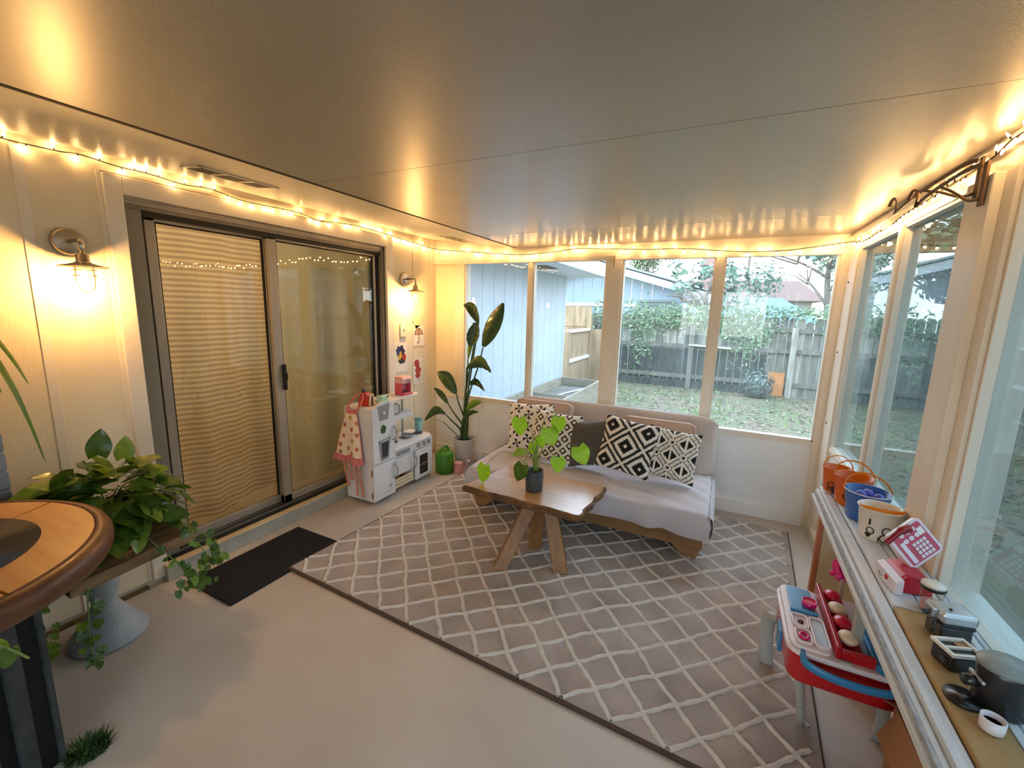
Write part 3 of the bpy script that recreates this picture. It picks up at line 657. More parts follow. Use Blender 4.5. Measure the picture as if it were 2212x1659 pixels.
def clip(px, py, dx, dy):
    t0, t1 = -9, 9
    for p, d, lo, hi in ((px,dx,-.012,RW-.03),(py,dy,.014,RD-.02)):
        a, b = (lo-p)/d, (hi-p)/d
        if a > b: a, b = b, a
        t0, t1 = max(t0,a), min(t1,b)
    return (t0, t1) if t1-t0 > .05 else None
for k in range(-14, 26):
    c = .09+S_*k
    q = clip(c/2, c/2, .7071, -.7071)
    if q: rline((c/2+.7071*q[0], c/2-.7071*q[0]), (c/2+.7071*q[1], c/2-.7071*q[1]), k)
    c = .068+S_*k
    q = clip(c/2, -c/2, .7071, .7071)
    if q: rline((c/2+.7071*q[0], -c/2+.7071*q[0]), (c/2+.7071*q[1], -c/2+.7071*q[1]), k+40)
lm.build('trellis_lines', m_ivory, rug, smooth=True)
t = thing('door_mat', 'plain black rectangular doormat at the step of the sliding door', 'mat', (-2.345, 1.512, 0), rz=-.01)
MB().box((-.205,-.352,0),(.205,.352,.009)).build('pad', mat('black_mat_fibre', '#100f0f', .95, bump=.8, bscale=400), t, bevel=.003)

# ================================================================== coffee table
m_tabl = mat('live_edge_wood', '#d2a26c', .25, col2='#a87642', nscale=2.4, stretch=(1.2,9,1), mixlo=.25, mixhi=.75, bump=.06, bscale=12, bstretch=(1,12,1), detail=8, coat=1, coatr=.2)
m_edge = mat('bark_edge_wood', '#7c5630', .7, col2='#4f3218', nscale=14, mixlo=.35, mixhi=.65, bump=.6, bscale=35)
ct = thing('coffee_table', 'live edge wooden slab coffee table on three splayed block legs', 'table', (-.985, 2.44, 0))
def cpt(x, y): return (x+.985, y-2.44)
def edge(a, b, n, amp, k):
    a = Vector(a); b = Vector(b); d = b-a; nn = Vector((-d.y, d.x)).normalized(); out = []
    for i in range(n):
        s = i/n; out.append(a+d*s+nn*(amp*(sin(s*17+k)+.6*sin(s*41+2*k))*(1 if 0 < i else 0)))
    return out
cs_ = [cpt(-1.42,2.225), cpt(-.622,2.185), cpt(-.588,2.665), cpt(-1.315,2.705)]
poly = edge(cs_[0],cs_[1],26,.004,1)+edge(cs_[1],cs_[2],12,.006,4)+edge(cs_[2],cs_[3],26,.006,2)+edge(cs_[3],cs_[0],12,.003,5)
n_ = len(poly); mb = MB(); cen = Vector((0,0))
ins = lambda p, q: (p.x*q, p.y*q)
vs = [(*ins(p,.975),.422) for p in poly]+[(*ins(p,1.0+.006*sin(i*1.9)),.412) for i, p in enumerate(poly)]+[(*ins(p,1.0+.008*sin(i*1.3)),.385) for i, p in enumerate(poly)]+[(*ins(p,.97),.375) for p in poly]
fs = [tuple(range(n_))]+[(r*n_+i, (r+1)*n_+i, (r+1)*n_+(i+1) % n_, r*n_+(i+1) % n_) for r in range(3) for i in range(n_)]+[tuple(range(4*n_-1,3*n_-1,-1))]
mb.add(vs, fs); o = mb.build('tabletop', [m_tabl, m_edge], ct)
for i, p in enumerate(o.data.polygons): p.material_index = 0 if i == 0 else 1
m_leg = mat('oiled_block_wood', '#a87a48', .5, col2='#7c5329', nscale=3, stretch=(5,5,.6), mixlo=.25, mixhi=.75, bump=.15, bscale=15, bstretch=(6,6,.6))
def block_leg(bx, by, tx, ty, w, rz, par, z1, m):
    mb = MB(); c, s = cos(rz), sin(rz); vs = []
    for x, y, z in ((bx,by,.0125),(tx,ty,z1)):
        for a, b in ((-1,-1),(1,-1),(1,1),(-1,1)): vs.append((x+(a*c-b*s)*w, y+(a*s+b*c)*w, z))
    mb.add(vs, [(0,3,2,1),(4,5,6,7),(0,1,5,4),(1,2,6,5),(2,3,7,6),(3,0,4,7)]); return mb.build('leg', m, par, bevel=.004)
for bx, by, tx, ty in ((-1.075,2.115,-.965,2.31),(-.74,2.255,-.86,2.345),(-.985,2.43,-.945,2.40)):
    a, b = cpt(bx, by), cpt(tx, ty); block_leg(a[0], a[1], b[0], b[1], .042, .35, ct, .376, m_leg)

# ================================================================== sofa
m_frame = mat('rustic_beam_wood', '#a27748', .65, col2='#6b4a29', nscale=2, stretch=(1.2,7,7), mixlo=.2, mixhi=.8, bump=.3, bscale=12, bstretch=(1,8,8))
m_sheet = mat('grey_blue_sheet', '#cbc5c8', .85, col2='#bfb9bd', nscale=2, bump=.15, bscale=200, sheen=.3)
m_back = mat('heather_grey_cloth', '#c6bbb3', .9, col2='#b9aea6', nscale=80, bump=.2, bscale=400, sheen=.3)
sofa = thing('daybed_sofa', 'low wooden daybed sofa with grey sheeted mattress under the back windows', 'sofa', (-.8, 3.1, 0))
MB().box((-.82,-.33,.085),(.81,-.275,.195)).build('front_beam', m_frame, sofa, bevel=.006)
MB().box((-.82,.3,.085),(.81,.36,.195)).build('rear_beam', m_frame, sofa, bevel=.006)
for x in (-.82, .76): MB().box((x,-.275,.085),(x+.05,.3,.195)).build('end_beam', m_frame, sofa, bevel=.006)
for k in range(9): MB().box((-.73+k*.178,-.275,.18),(-.65+k*.178,.3,.196)).build('slat', m_frame, sofa, bevel=.002)
for x, s in ((.7,1), (-.76,-1)):
    for y in (-.33, .3):
        mb = MB(); mb.prism([(x+.1*s,.085),(x-.07*s,.085),(x-.0*s,.0125),(x+.075*s,.0125)] if s > 0 else [(x+.1*s,.085),(x+.075*s,.0125),(x,.0125),(x-.07*s,.085)], -.0, .055, T(0,y+.055,0) @ RX(pi/2)); mb.build('foot', m_frame, sofa, bevel=.003)
# seat mattress with wrinkled sheet
def pillowbox(hx, hy, hz, nx, ny, fn):
    """closed rounded slab: top and bottom grids sharing an outline; fn adds displacement"""
    mb = MB(); n = nx
    def sup(t): c, s = cos(t), sin(t); return (math.copysign(abs(c)**.22, c), math.copysign(abs(s)**.22, s))
    prof = [(-1,0),( -1,.5),(-1,.86),(-.93,.965),(-.78,1.0),(-.45,1.0),(-.2,1),(0.2,1),(.45,1.0),(.78,1.0),(.93,.965),(1,.86),(1,.5),(1,0)]
    vs = []; N = 120; m = len(prof)
    for i in range(N):
        t = 2*pi*i/N; x, y = sup(t)
        for z, r in prof:
            p = Vector((x*hx*(r if r < .9 else 1-(1-r)*.3), y*hy*(r if r < .9 else 1-(1-r)*.3), z*hz)); vs.append(fn(p))
    fs = []
    for i in range(N):
        j = (i+1) % N
        for q in range(m-1): fs.append((i*m+q, j*m+q, j*m+q+1, i*m+q+1))
    mb.add(vs, fs); return mb
mb = MB(); NX, NY = 130, 60
def rbx(u): # rounded box param: returns (pos across, height factor)
    return u
def seat(u, v):
    x = -.88+1.72*u
    # v runs from front bottom hem, up the front, over the top to the back
    s = v*1.0
    if s < .22: q = s/.22; y = -.415-.012*sin(q*pi); z = .19+.14*q
    elif s < .3: q = (s-.22)/.08; y = -.415+.03*(1-cos(q*pi/2)); z = .33+.03*sin(q*pi/2)
    else: q = (s-.3)/.7; y = -.385+.70*q; z = .36+.008*sin(pi*q)
    e = min(u, 1-u)*1.72
    if e < .05: z -= (.05-e)**2*14*(1 if s >= .22 else .3); 
    w = noise.noise(Vector((x*4, y*3+z*2, 1.3)))
    dr = .012*sin((x*1.0+y*2.2)*16+3*w)*max(0, noise.noise(Vector((x*2, y*2, 5))) + .35)
    z += dr+.004*w
    if s < .2: z += .018*sin(x*4.1)*(1-s/.2)+.03*(1-s/.2)*max(0,(.2-u))*3; y += .012*sin(x*23+2*w)*(1-s/.25)+.006*w
    if u > .9 and s < .25: y += .0
    return (x, y, z)
mb.grid(seat, NX, NY)
def ends(sx):
    def fn(u, v):
        y = -.41+.725*u; z = .36-.008-(.16+.012*sin(u*14))*v; x = sx*(.845 if sx > 0 else .885)+sx*(.012*sin(v*pi)+.006*sin(u*30)*v)
        if v < .12: x -= sx*.015*(1-v/.12)
        return (x, y, z)
    return fn
mb.grid(ends(1), 40, 8); mb.grid(ends(-1), 40, 8)
mb.build('seat_mattress', m_sheet, sofa, smooth=True)
MB().box((-.85,-.39,.197),(.81,.3,.33)).build('mattress_core', m_sheet, sofa, bevel=.02)
# back mattress, leaning on the sill
ang = -.36
def slab(name, M, hx, hy, hz, m, parent, pw=.35, nu=40, nv=24, wr=.004, sq=.25, seam=True):
    mb = MB(); cl = lambda s: math.copysign(abs(s)**1.0, s)
    def f(sg):
        def fn(u, v):
            a, b = 2*u-1, 2*v-1
            ex = (1-abs(a)**(2/sq))*(1-abs(b)**(2/sq)); t = max(0, ex)**pw
            px, pz = a*hx, b*hz
            r = .06*min(hx,hz)*4
            w = noise.noise(Vector((px*6+sg, pz*6, hx*10)))
            # round the corners
            k = max(0, abs(a)+abs(b)-1.72)/.28; px *= 1-.07*k*k; pz *= 1-.07*k*k
            return (px, sg*(hy*t+(w*wr if ex > .05 else 0)), pz)
        return fn
    mb.grid(f(-1), nu, nv, M); n0 = len(mb.f); mb.grid(f(1), nu, nv, M)
    for i in range(n0, len(mb.f)): mb.f[i] = tuple(reversed(mb.f[i]))
    o = mb.build(name, m, parent, smooth=True)
    return o
slab('back_mattress', T(.0,.405,.548) @ RX(ang), .835, .065, .235, m_back, sofa, pw=.28, nu=80, nv=40, sq=.16)
m_taupe = mat('taupe_upholstery', '#c0a38f', .9, col2='#b39783', nscale=60, bump=.2, bscale=300, sheen=.2)
def back_cushion(x, z, hw, hh, label, y=.27):
    t = thing('back_cushion', label, 'cushion', (x, 3.1+y, z), rot=(-.22,0,0))
    slab('pad', Matrix(), hw, .06, hh, m_taupe, t, pw=.22, nu=40, nv=30, sq=.14)
    P = [(a, -.052, b) for a, b in rrect(-hw+.012,-hh+.012,hw-.012,hh-.012,.03)]
    MB().tube(P, .005, 6, closed=True).build('piping', m_taupe, t, smooth=True)
back_cushion(-1.33, .575, .255, .205, 'taupe box cushion at the left end of the sofa, behind the pinwheel pillow')
back_cushion(-.385, .555, .275, .19, 'taupe box cushion toward the right end of the sofa, behind the diamond pillows')

# throw pillows: printed covers (colour per point)
Bk = hexc('#141210'); Wh = hexc('#f1e9da')
def pat_pinwheel(a, b):
    a *= 1.0; b *= 1.0; best = None
    p, q = a/.50, b/.50; 
    iu = round(p); p2 = p-iu; q = q+(.5 if iu % 2 else 0); q2 = q-round(q)
    r = math.hypot(p2, q2); th = (math.atan2(q2, p2)+.2) % (pi/2)
    if r < .44 and th < .72: return Bk if r*cos(th-.0) < .44*.82 else Wh
    return Wh
def pat_squares(a, b):
    p, q = (a+b)*.7071/.33, (a-b)*.7071/.33
    i, j = round(p), round(q); d = max(abs(p-i), abs(q-j))
    if (i+j) % 3 == 1 and (i-j) % 2 == 0: return Bk if d < .16 else Wh
    return Bk if .17 < d < .34 else Wh
def pat_diamond(a, b):
    p, q = (a+b)*.7071/.93, (a-b)*.7071/.93; i, j = round(p), round(q); p -= i; q -= j
    d = max(abs(p), abs(q))*2; d += .025*(1 if (int((p if abs(q) > abs(p) else q)*44) % 2) else -1)
    if d > .9: return Wh
    if d > .68: return Bk
    if d > .44: return Wh
    if d > .15: return Bk if d > .22 or True else Wh
    return Wh if d < .1 else Bk
def pat_tri(a, b):
    p, q = (a+b)*.7071/.72, (a-b)*.7071/.72; i, j = round(p), round(q); p -= i; q -= j
    d = max(abs(p), abs(q))
    if d > .36:
        al = (p if abs(q) > abs(p) else q)
        if abs(p) > .36 and abs(q) > .36: return Bk if abs(p-.5*math.copysign(1,p))+abs(q-.5*math.copysign(1,q)) < .1 else Wh
        s = (al*9) % 1; w = (.5-d)/.14
        return Bk if s < .85*w or False else Wh
    if d > .31: return Wh
    x, y = p+q, p-q
    if abs(x) < .05: return Wh
    return Bk if abs(y) < .46-abs(x)*.9 and abs(x) > .07 else Wh
def pillow(label, c, rot, h, pat, mname, n=96, th=.065, nm='throw_pillow', plump=.42):
    t = thing(nm, label, 'pillow', c, rot=rot)
    mb = MB()
    def f(sg):
        def fn(u, v):
            a, b = 2*u-1, 2*v-1; ex = max(0,(1-a*a)*(1-b*b))
            k = 1-.07*(1-abs(a)**2)*abs(b)**3; k2 = 1-.07*(1-abs(b)**2)*abs(a)**3
            w = noise.noise(Vector((a*2.5+c[0]*7, b*2.5, sg)))*.006
            return (a*h*k2, sg*(th*ex**plump+w*ex**.3), b*h*k)
        return fn
    cf = (lambda u, v: pat(2*u-1, 2*v-1)) if pat else None
    mb.grid(f(-1), n, n, cf=cf); n0 = len(mb.f); mb.grid(f(1), n//3, n//3, cf=(lambda u, v: Wh) if pat else None)
    for i in range(n0, len(mb.f)): mb.f[i] = tuple(reversed(mb.f[i]))
    mb.build('cover', mname, t, smooth=True, vc=bool(pat))
    return t
m_print = mat('printed_cotton', 'VC', .9, bump=.15, bscale=350)
pillow('white pillow with black pinwheels at the left end of the sofa', (-1.355,3.155,.60), (-.25,-.06,.05), .195, pat_pinwheel, m_print)
pillow('white pillow with small black outlined squares, second from left on the sofa', (-1.10,3.06,.575), (-.28,.05,.04), .195, pat_squares, m_print)
pillow('plain dark grey square pillow in the middle of the sofa', (-.83,3.075,.565), (-.3,-.15,.12), .175, None, mat('charcoal_linen', '#5d564f', .9, col2='#4e4842', nscale=120, bump=.3, bscale=260, bstretch=(1,1,.2), sheen=.2), th=.075)
pillow('cream pillow with large concentric black diamonds, tilted against the back cushion', (-.545,3.03,.60), (-.3,.12,-.04), .195, pat_diamond, m_print)
pillow('white pillow with black triangles and arrow rows at the right end of the sofa', (-.25,3.1,.57), (-.25,.07,-.06), .180, pat_tri, m_print)

# ================================================================== toy kitchen
m_kw = mat('kitchen_white', '#e4e3e2', .45, col2='#dcdad8', nscale=4)
m_kc = mat('kitchen_cream', '#ead9b4', .5)
m_kg = mat('kitchen_grey', '#9d9ea1', .45, .3)
m_kd = mat('kitchen_dark', '#3a3c40', .35)
kit = thing('toy_kitchen', 'white wooden toy kitchen with fridge, counter, hob knobs and oven door', 'toy kitchen', (-2.60, 2.365, 0))
MY = Matrix(((0,0,1,0),(1,0,0,0),(0,1,0,0),(0,0,0,1)))   # (a,b,c) -> x=c, y=a, z=b : shapes drawn on the front face
def front(poly, c0, c1, name, m, par=kit, bevel=.0015, smooth=False): return MB().prism(poly, c0, c1, MY).build(name, m, par, bevel=bevel, smooth=smooth)
MB().box((0,0,.03),(.27,.235,.775)).build('fridge_body', m_kw, kit, bevel=.003)
top = [(0,.774),(.03,.785)]+[(.03+.09*k/8, .785+.035*sin(pi/2*k/8)) for k in range(1,9)]+[(.12+.1*k/8, .82-.03*(1-cos(pi/2*k/8))) for k in range(1,9)]+[(.235,.787)]
front([(0,.335),(.235,.335)]+top[::-1], .272, .29, 'fridge_door', m_kw)
front([(0,.035),(.235,.035),(.235,.325),(0,.325)], .272, .29, 'freezer_door', m_kw)
front([(.055,.79),(.185,.80),(.165,.675),(.075,.672)], .29, .294, 'speaker_plate', m_kg)
front([(.12+.014*cos(t*.6283), .73+.014*sin(t*.6283)) for t in range(10)], .294, .297, 'dial', m_kw)
front([(.055,.515),(.185,.53),(.165,.355),(.078,.348)], .29, .294, 'dispenser_plate', m_kg)
front([(.083,.49),(.163,.50),(.15,.375),(.092,.37)], .294, .2955, 'dispenser_recess', m_kd)
for k in range(5): MB().box((.294,.088+.016*k,.501),(.2965,.096+.016*k,.511)).build('push_key', m_kw, kit)
front([(.11+.028*cos(t*.5236)*(1+.15*sin(t*2.1)), .60+.036*sin(t*.5236)*(1+.1*cos(t*1.7))) for t in range(12)], .29, .296, 'leaf_magnet', mat('magnet_green', '#3f6a35', .5, col2='#2d5128', nscale=60))
front([(.165,.10),(.19,.102),(.19,.128),(.165,.126)], .29, .2915, 'sticker', mat('sticker_beige', '#c9bd98', .6, col2='#8d8a75', nscale=120))
front([(.05+.14*k/8, .07+.02*(2*k/8-1)**2) for k in range(9)]+[(.05+.14*k/8, .074+.02*(2*k/8-1)**2*.7) for k in range(8,-1,-1)][1:-1], .29, .2915, 'slot', m_kg)
def khandle(y, z0, z1): MB().tube(catmull([(.29,y,z1),(.312,y+.008,z1-.012),(.318,y+.016,(z0+z1)/2),(.312,y+.008,z0+.012),(.29,y,z0)],5), [.008]*21, 8, flat=(1.3,.6)).build('handle', m_kg, kit, smooth=True)
khandle(.218, .49, .60); khandle(.218, .17, .285)
MB().box((0,.235,.03),(.24,.75,.038)).box((0,.235,.038),(.24,.245,.40)).box((0,.49,.038),(.26,.505,.385)).box((0,.742,.03),(.262,.752,.385)).box((0,.245,.038),(.008,.742,.385)).box((.0,.245,.145),(.25,.49,.152)).build('cabinet_body', m_kw, kit, bevel=.001)
front([(.24,.312),(.752,.312),(.752,.385),(.24,.385)], .262, .28, 'control_panel', m_kw)
front(rrect(.262,.325,.435,.362,.012), .28, .283, 'vent_plate', m_kg)
front([(.245,.158),(.488,.158),(.488,.305),(.245,.305)], .264, .28, 'cupboard_door', m_kw)
front([(.508,.035),(.752,.035),(.752,.305),(.508,.305)], .264, .28, 'oven_door', m_kw)
front(rrect(.55,.055,.69,.26,.018), .28, .283, 'oven_window_frame', mat('kitchen_soft_white', '#f0efee', .4))
front(rrect(.562,.068,.678,.248,.014), .283, .2845, 'oven_window', mat('oven_glass_dark', '#2a211d', .2))
front([(.566,.155),(.674,.160),(.674,.166),(.566,.161)], .2845, .286, 'oven_rack', m_kg)
text('lettering', '~~~~~~', .018, T(.2802,.62,.276) @ MY, m_kd, kit)
khandle(.465, .168, .29)
front([(.246,.25),(.252,.25),(.252,.29),(.246,.29)], .28, .285, 'hinge', m_kg)
for z in (.24, .06): MB().box((.262,-.003,z),(.276,.002,z+.05)).build('hinge', mat('brass', '#a88c4a', .35, .8), kit)
for y in (.548, .622, .693):
    kn = MB().lathe([(.021,0),(.021,.006),(.012,.014),(.0001,.015)], 18, T(.28,y,.350) @ RY(pi/2)).build('knob', m_kg, kit, smooth=True)
    MB().box((.293,y-.004,.334),(.302,y+.004,.366)).build('grip', m_kg, kn, bevel=.002)
cnt = [(-.0,.236),(.30,.236)]+[(.30-.1+.1*cos(a), .67+.1*sin(a)) for a in [pi/2*k/6 for k in range(7)]]+[(0,.77)]
MB().prism(cnt, .386, .402).build('counter', mat('counter_white', '#f2f0ee', .35), kit, bevel=.003)
MB().lathe([(.0001,.403),(.05,.4035),(.056,.405),(.058,.4025)], 24, T(.13,.37,0)).build('sink', m_kd, kit, smooth=True)
for y in (.52, .66): MB().lathe([(.0001,.403),(.045,.4035),(.05,.402)], 24, T(.15,y,0)).build('burner', m_kg, kit, smooth=True)
# basket in the open shelf
bk = thing('toy_basket', 'cream slatted toy crate in the lower shelf of the toy kitchen', 'crate', (-2.60+.13, 2.365+.37, .038))
MB().box((-.11,-.115,0),(.13,.115,.006)).build('bottom', m_kc, bk)
for z in (.005,.033,.061): MB().box((.124,-.118,z),(.134,.118,z+.022)).build('slat', m_kc, bk, bevel=.002)
for y in (-.118,.108):
    MB().box((-.11,y,0),(.138,y+.01,.083)).build('side', m_kc, bk, bevel=.002)
m_ty = mat('toy_yellow', '#c9b52e', .5); m_tr = mat('toy_brownred', '#7a2f22', .5)
for i, (x, y, r, mm, lb) in enumerate(((.07,-.07,.03,m_ty,'yellow toy lemon in the cream crate'),(.08,-.01,.028,m_ty,'second yellow toy fruit in the cream crate, beside the lemon'),(.075,.05,.028,m_tr,'brownish red toy fruit in the cream crate'))):
    o = MB().sphere((0,0,0), r, 14, 8, (1.1,1,.9)).build('toy_fruit', mm, smooth=True); o.location = (bk.location.x+x, bk.location.y+y, .038+.006+r*1.5); tag(o, lb, 'toy food')
# upper shelves
MB().box((0,.236,.655),(.225,.32,.775)).build('microwave_body', m_kw, kit, bevel=.003)
front([(.238,.665),(.325,.665),(.335,.70),(.335,.75),(.325,.772),(.238,.772)], .226, .245, 'microwave_door', m_kw)
front([(.246,.70),(.268,.70),(.268,.755),(.246,.755)], .245, .2465, 'microwave_window', m_kd)
MB().tube(catmull([(.245,.30,.77),(.268,.318,.755),(.27,.325,.72),(.268,.318,.685),(.245,.30,.672)],5), .007, 8).build('handle', m_kg, kit, smooth=True)
sh = [(0,.236),(.22,.236)]+[(.13+.09*cos(a), .60+.09*sin(a)) for a in [pi/2*k/6 for k in range(7)]]+[(0,.69)]
MB().prism(sh, .776, .788).build('upper_shelf', m_kw, kit, bevel=.003)
MB().prism([(x*.9,.24+(y-.24)*.86) for x, y in sh], .60, .64).build('middle_shelf', m_kw, kit, bevel=.003)
MB().tube([(.11,.545,.402),(.11,.545,.60)], .008, 10).tube([(.11,.545,.64),(.11,.545,.777)], .008, 10).build('post', m_kg, kit, smooth=True)
for x in (.03,.25):
    for y in (.03,.72): MB().lathe([(.012,0),(.012,.03)], 10, T(x,y,0)).build('foot', mat('foot_pinkish', '#a79089', .5), kit)
KX, KY = -2.60, 2.365
# things on the kitchen
t = thing('toy_blender', 'teal toy blender jug with dark base on the toy kitchen counter', 'toy blender', (KX+.165, KY+.70, .404))
MB().lathe([(.034,0),(.036,.012),(.028,.02)], 20).build('base', m_kd, t, smooth=True)
MB().lathe([(.025,.02),(.031,.03),(.035,.125),(.033,.128)], 20).build('jug', mat('teal_plastic', '#7fb9b6', .3, col2='#94c9c4', nscale=15), t, smooth=True)
MB().lathe([(.036,.126),(.036,.14),(.02,.146),(.0001,.147)], 20).build('lid', mat('teal_lid', '#5f8f93', .4), t, smooth=True)
MB().tube(catmull([(0,.035,.12),(0,.055,.115),(0,.056,.06),(0,.033,.04)],4), .005, 6).build('handle', mat('clear_white', '#d8e4e0', .3), t, smooth=True)
t = thing('toy_pan', 'grey toy frying pan with crossed utensils on the toy hob', 'toy pan', (KX+.16, KY+.55, .405), rz=.3)
MB().lathe([(.0001,.003),(.036,.002),(.044,.0),(.05,.022),(.047,.022),(.04,.006),(.0001,.006)][0:6], 24).build('body', m_kg, t, smooth=True)
MB().tube([(.04,.01,.02),(.06,.055,.034),(.07,.085,.036)], .006, 6).build('handle', m_kd, t, smooth=True)
MB().tube([(-.045,-.03,.026),(.05,.03,.03)], .0035, 6).tube([(-.04,.03,.027),(.045,-.02,.033)], .0035, 6).build('utensils', m_kg, t)
t = thing('toy_bread', 'orange-brown toy bread roll lying in the toy sink', 'toy food', (KX+.14, KY+.375, .406), rz=.5)
MB().sphere((0,0,.024), .034, 16, 9, (1.25,.8,.7)).build('roll', mat('bread_brown', '#b97b3a', .5, col2='#d9b27e', nscale=18), t, smooth=True)
t = thing('toy_coffee_maker', 'pink toy coffee maker on the upper shelf of the toy kitchen', 'toy coffee maker', (KX+.11, KY+.555, .789), rz=-.12)
m_pk = mat('pink_plastic', '#e0647a', .4, col2='#d8556c', nscale=6); m_pl = mat('pale_pink_plastic', '#f4bfb4', .4)
MB().box((-.04,-.055,0),(.07,.055,.02)).box((-.04,-.055,.02),(.0,.055,.145)).box((-.0,-.055,.02),(.05,-.047,.1)).box((-.0,.047,.02),(.05,.055,.1)).build('body', m_pk, t, bevel=.005)
MB().prism([(-.04,.1),(.06,.1),(.062,.14),(.05,.158),(-.04,.158)], -.056, .056, T(0,0,0) @ RX(pi/2)).build('hood', m_pl, t, bevel=.005)
MB().box((.0,-.03,.02),(.06,.03,.024)).build('drip_tray', m_kd, t, bevel=.001)
MB().box((.02,-.012,.088),(.04,.012,.1)).build('spout', m_kd, t, bevel=.002)
MB().box((.0,-.03,.035),(.004,.03,.085)).build('pink_recess', mat('faded_pink', '#e58f9c', .5), t)
text('lettering', 'MR.\nCOFFEE', .016, T(.0625,.01,.123) @ MY, m_kd, t)
t = thing('toy_toaster', 'mint green toy toaster on top of the toy fridge', 'toy toaster', (KX+.20, KY+.205, .786), rz=.1)
MB().box((-.028,-.042,.0),(.028,.042,.062)).build('body', mat('mint_plastic', '#b6dcc6', .4, col2='#a8d0b8', nscale=20), t, bevel=.01, smooth=False)
MB().box((-.026,-.04,-.002),(.026,.04,.004)).build('base', m_kd, t); MB().lathe([(.006,0),(.006,.008)], 10, T(.028,.028,.048) @ RY(pi/2)).build('knob', m_kd, t)
MB().box((-.012,-.03,.0605),(-.004,.03,.063)).box((.004,-.03,.0605),(.012,.03,.063)).build('slots', m_kd, t)
m_rp = mat('toy_red', '#d03320', .4)
t = thing('toy_kettle', 'red toy kettle with cream arched window on top of the toy fridge', 'toy kettle', (KX+.13, KY+.095, .776), rz=.2)
MB().prism([(-.05,0),(.05,0),(.045,.05),(.02,.10),(-.02,.10),(-.045,.05)], -.035, .03, RX(pi/2)).build('body', m_rp, t, bevel=.008)
MB().lathe([(.014,.1),(.016,.112),(.016,.128),(.008,.134),(.0001,.134)], 16, T(-.015,0,0)).build('lid', m_kd, t, smooth=True)
ar = [(.012+.026*cos(a)+.02, .02+.05*sin(a)+.02) for a in [pi*k/10 for k in range(11)]]
MB().tube([(.055,p[0]-.03,p[1]) for p in [(.058,.005)]+ar+[(.006,.005)]], .007, 8).build('arch', m_kc, t, smooth=True)
MB().prism([(p[0]-.03,p[1]) for p in ar]+[(-.024,.005),(.028,.005)], .045, .05, MY).build('window', mat('maroon', '#7d2a28', .4), t)
# apron
ap = thing('toy_apron', 'cream childs apron printed with cupcakes and pink frill on the toy fridge side', 'apron', (KX, KY-.012, 0))
cup = []
for i in range(16): cup.append((R.uniform(-.02,.2), .42+.33*(i/15), R.choice(['#c9785a','#b4533f','#d9a84e','#a8893a','#e08a7a'])))
cup = [(.03,.73,'#d0685c'),(.10,.70,'#cfa544'),(.04,.64,'#b0573f'),(.115,.61,'#b4643f'),(.16,.66,'#d9907a'),(.03,.55,'#d07060'),(.125,.52,'#d0a040'),(.0,.48,'#b4533f'),(.075,.455,'#b27a48'),(.165,.57,'#c98a50'),(-.01,.59,'#c98a80'),(.17,.46,'#cf7a6a'),(.0,.42,'#7c8a5a'),(.12,.42,'#d07060')]
m_ap = mat('printed_apron', 'VC', .9)
def apf(u, v):
    z = .745-.355*v; w = .05+.085*v**.8; x = .10-.02*v+(u-.5)*2*w
    y = -.012-.012*sin(u*9+1)*v-.02*v-.01*sin(pi*u)
    return (x, y, z)
def apc(u, v):
    x, y, z = apf(u, v)
    if u < .03 or u > .97 or v < .04: return hexc('#e8857c')
    for cx, cz, c in cup:
        dx, dz = x-cx, z-cz
        if abs(dx) < .014-.25*max(0,-dz-.0) and -.018 < dz < 0: return hexc(c)
        if dz >= 0 and math.hypot(dx, dz*1.0) < .017: return hexc('#c98c60') if (int(dz*400) % 2) else hexc(c)
    return hexc('#f6dfc4')
MB().grid(apf, 90, 130, cf=apc).build('bib', m_ap, ap, smooth=True, vc=True, solid=.002)
m_frill = mat('pink_frill', '#e2877f', .9, col2='#cf6f6b', nscale=20, stretch=(3,3,.3))
MB().grid(lambda u, v: ((.08+(u-.5)*.285*(1+.06*v)), -.045-.012*sin(u*42)*v-.012*sin(u*9+1), .40-.055*v+.01*sin(u*13)), 120, 8).build('frill', m_frill, ap, smooth=True, solid=.002)
MB().grid(lambda u, v: (.10+(u-.5)*.11, -.016+.004*sin(u*20), .765-.03*v), 20, 4).build('top_band', m_frill, ap, smooth=True, solid=.002)
def ribbon(P, w): 
    C = catmull(P, 6); mb = MB(); vs = []; fs = []
    for i, p in enumerate(C): vs += [p+Vector((-w,0,0)), p+Vector((w,0,0))]
    fs = [(2*i,2*i+1,2*i+3,2*i+2) for i in range(len(C)-1)]; return mb.add(vs, fs)
ribbon([(.05,-.014,.755),(.055,.01,.79),(.10,.04,.86),(.15,.06,.885)], .009).build('neck_strap', m_frill, ap, solid=.003)
ribbon([(.15,-.014,.755),(.165,.01,.79),(.17,.04,.85),(.15,.06,.885)], .009).build('neck_strap', m_frill, ap, solid=.003)
ribbon([(.15,.06,.885),(.17,.10,.872),(.19,.14,.865)], .007).build('neck_strap', m_frill, ap, solid=.003)
for x, z1, s in ((.04,.13,.3),(.085,.2,.8),(.14,.07,-.2),(.185,.06,.5)):
    ribbon([(x,-.05,.38),(x+.01*s,-.045,.3),(x+.008,-.03,.2),(x+.018*s,-.016,z1)], .011).build('tie', mat('pale_pink_ribbon', '#dfa090', .9, col2='#c98678', nscale=30), ap, solid=.002)

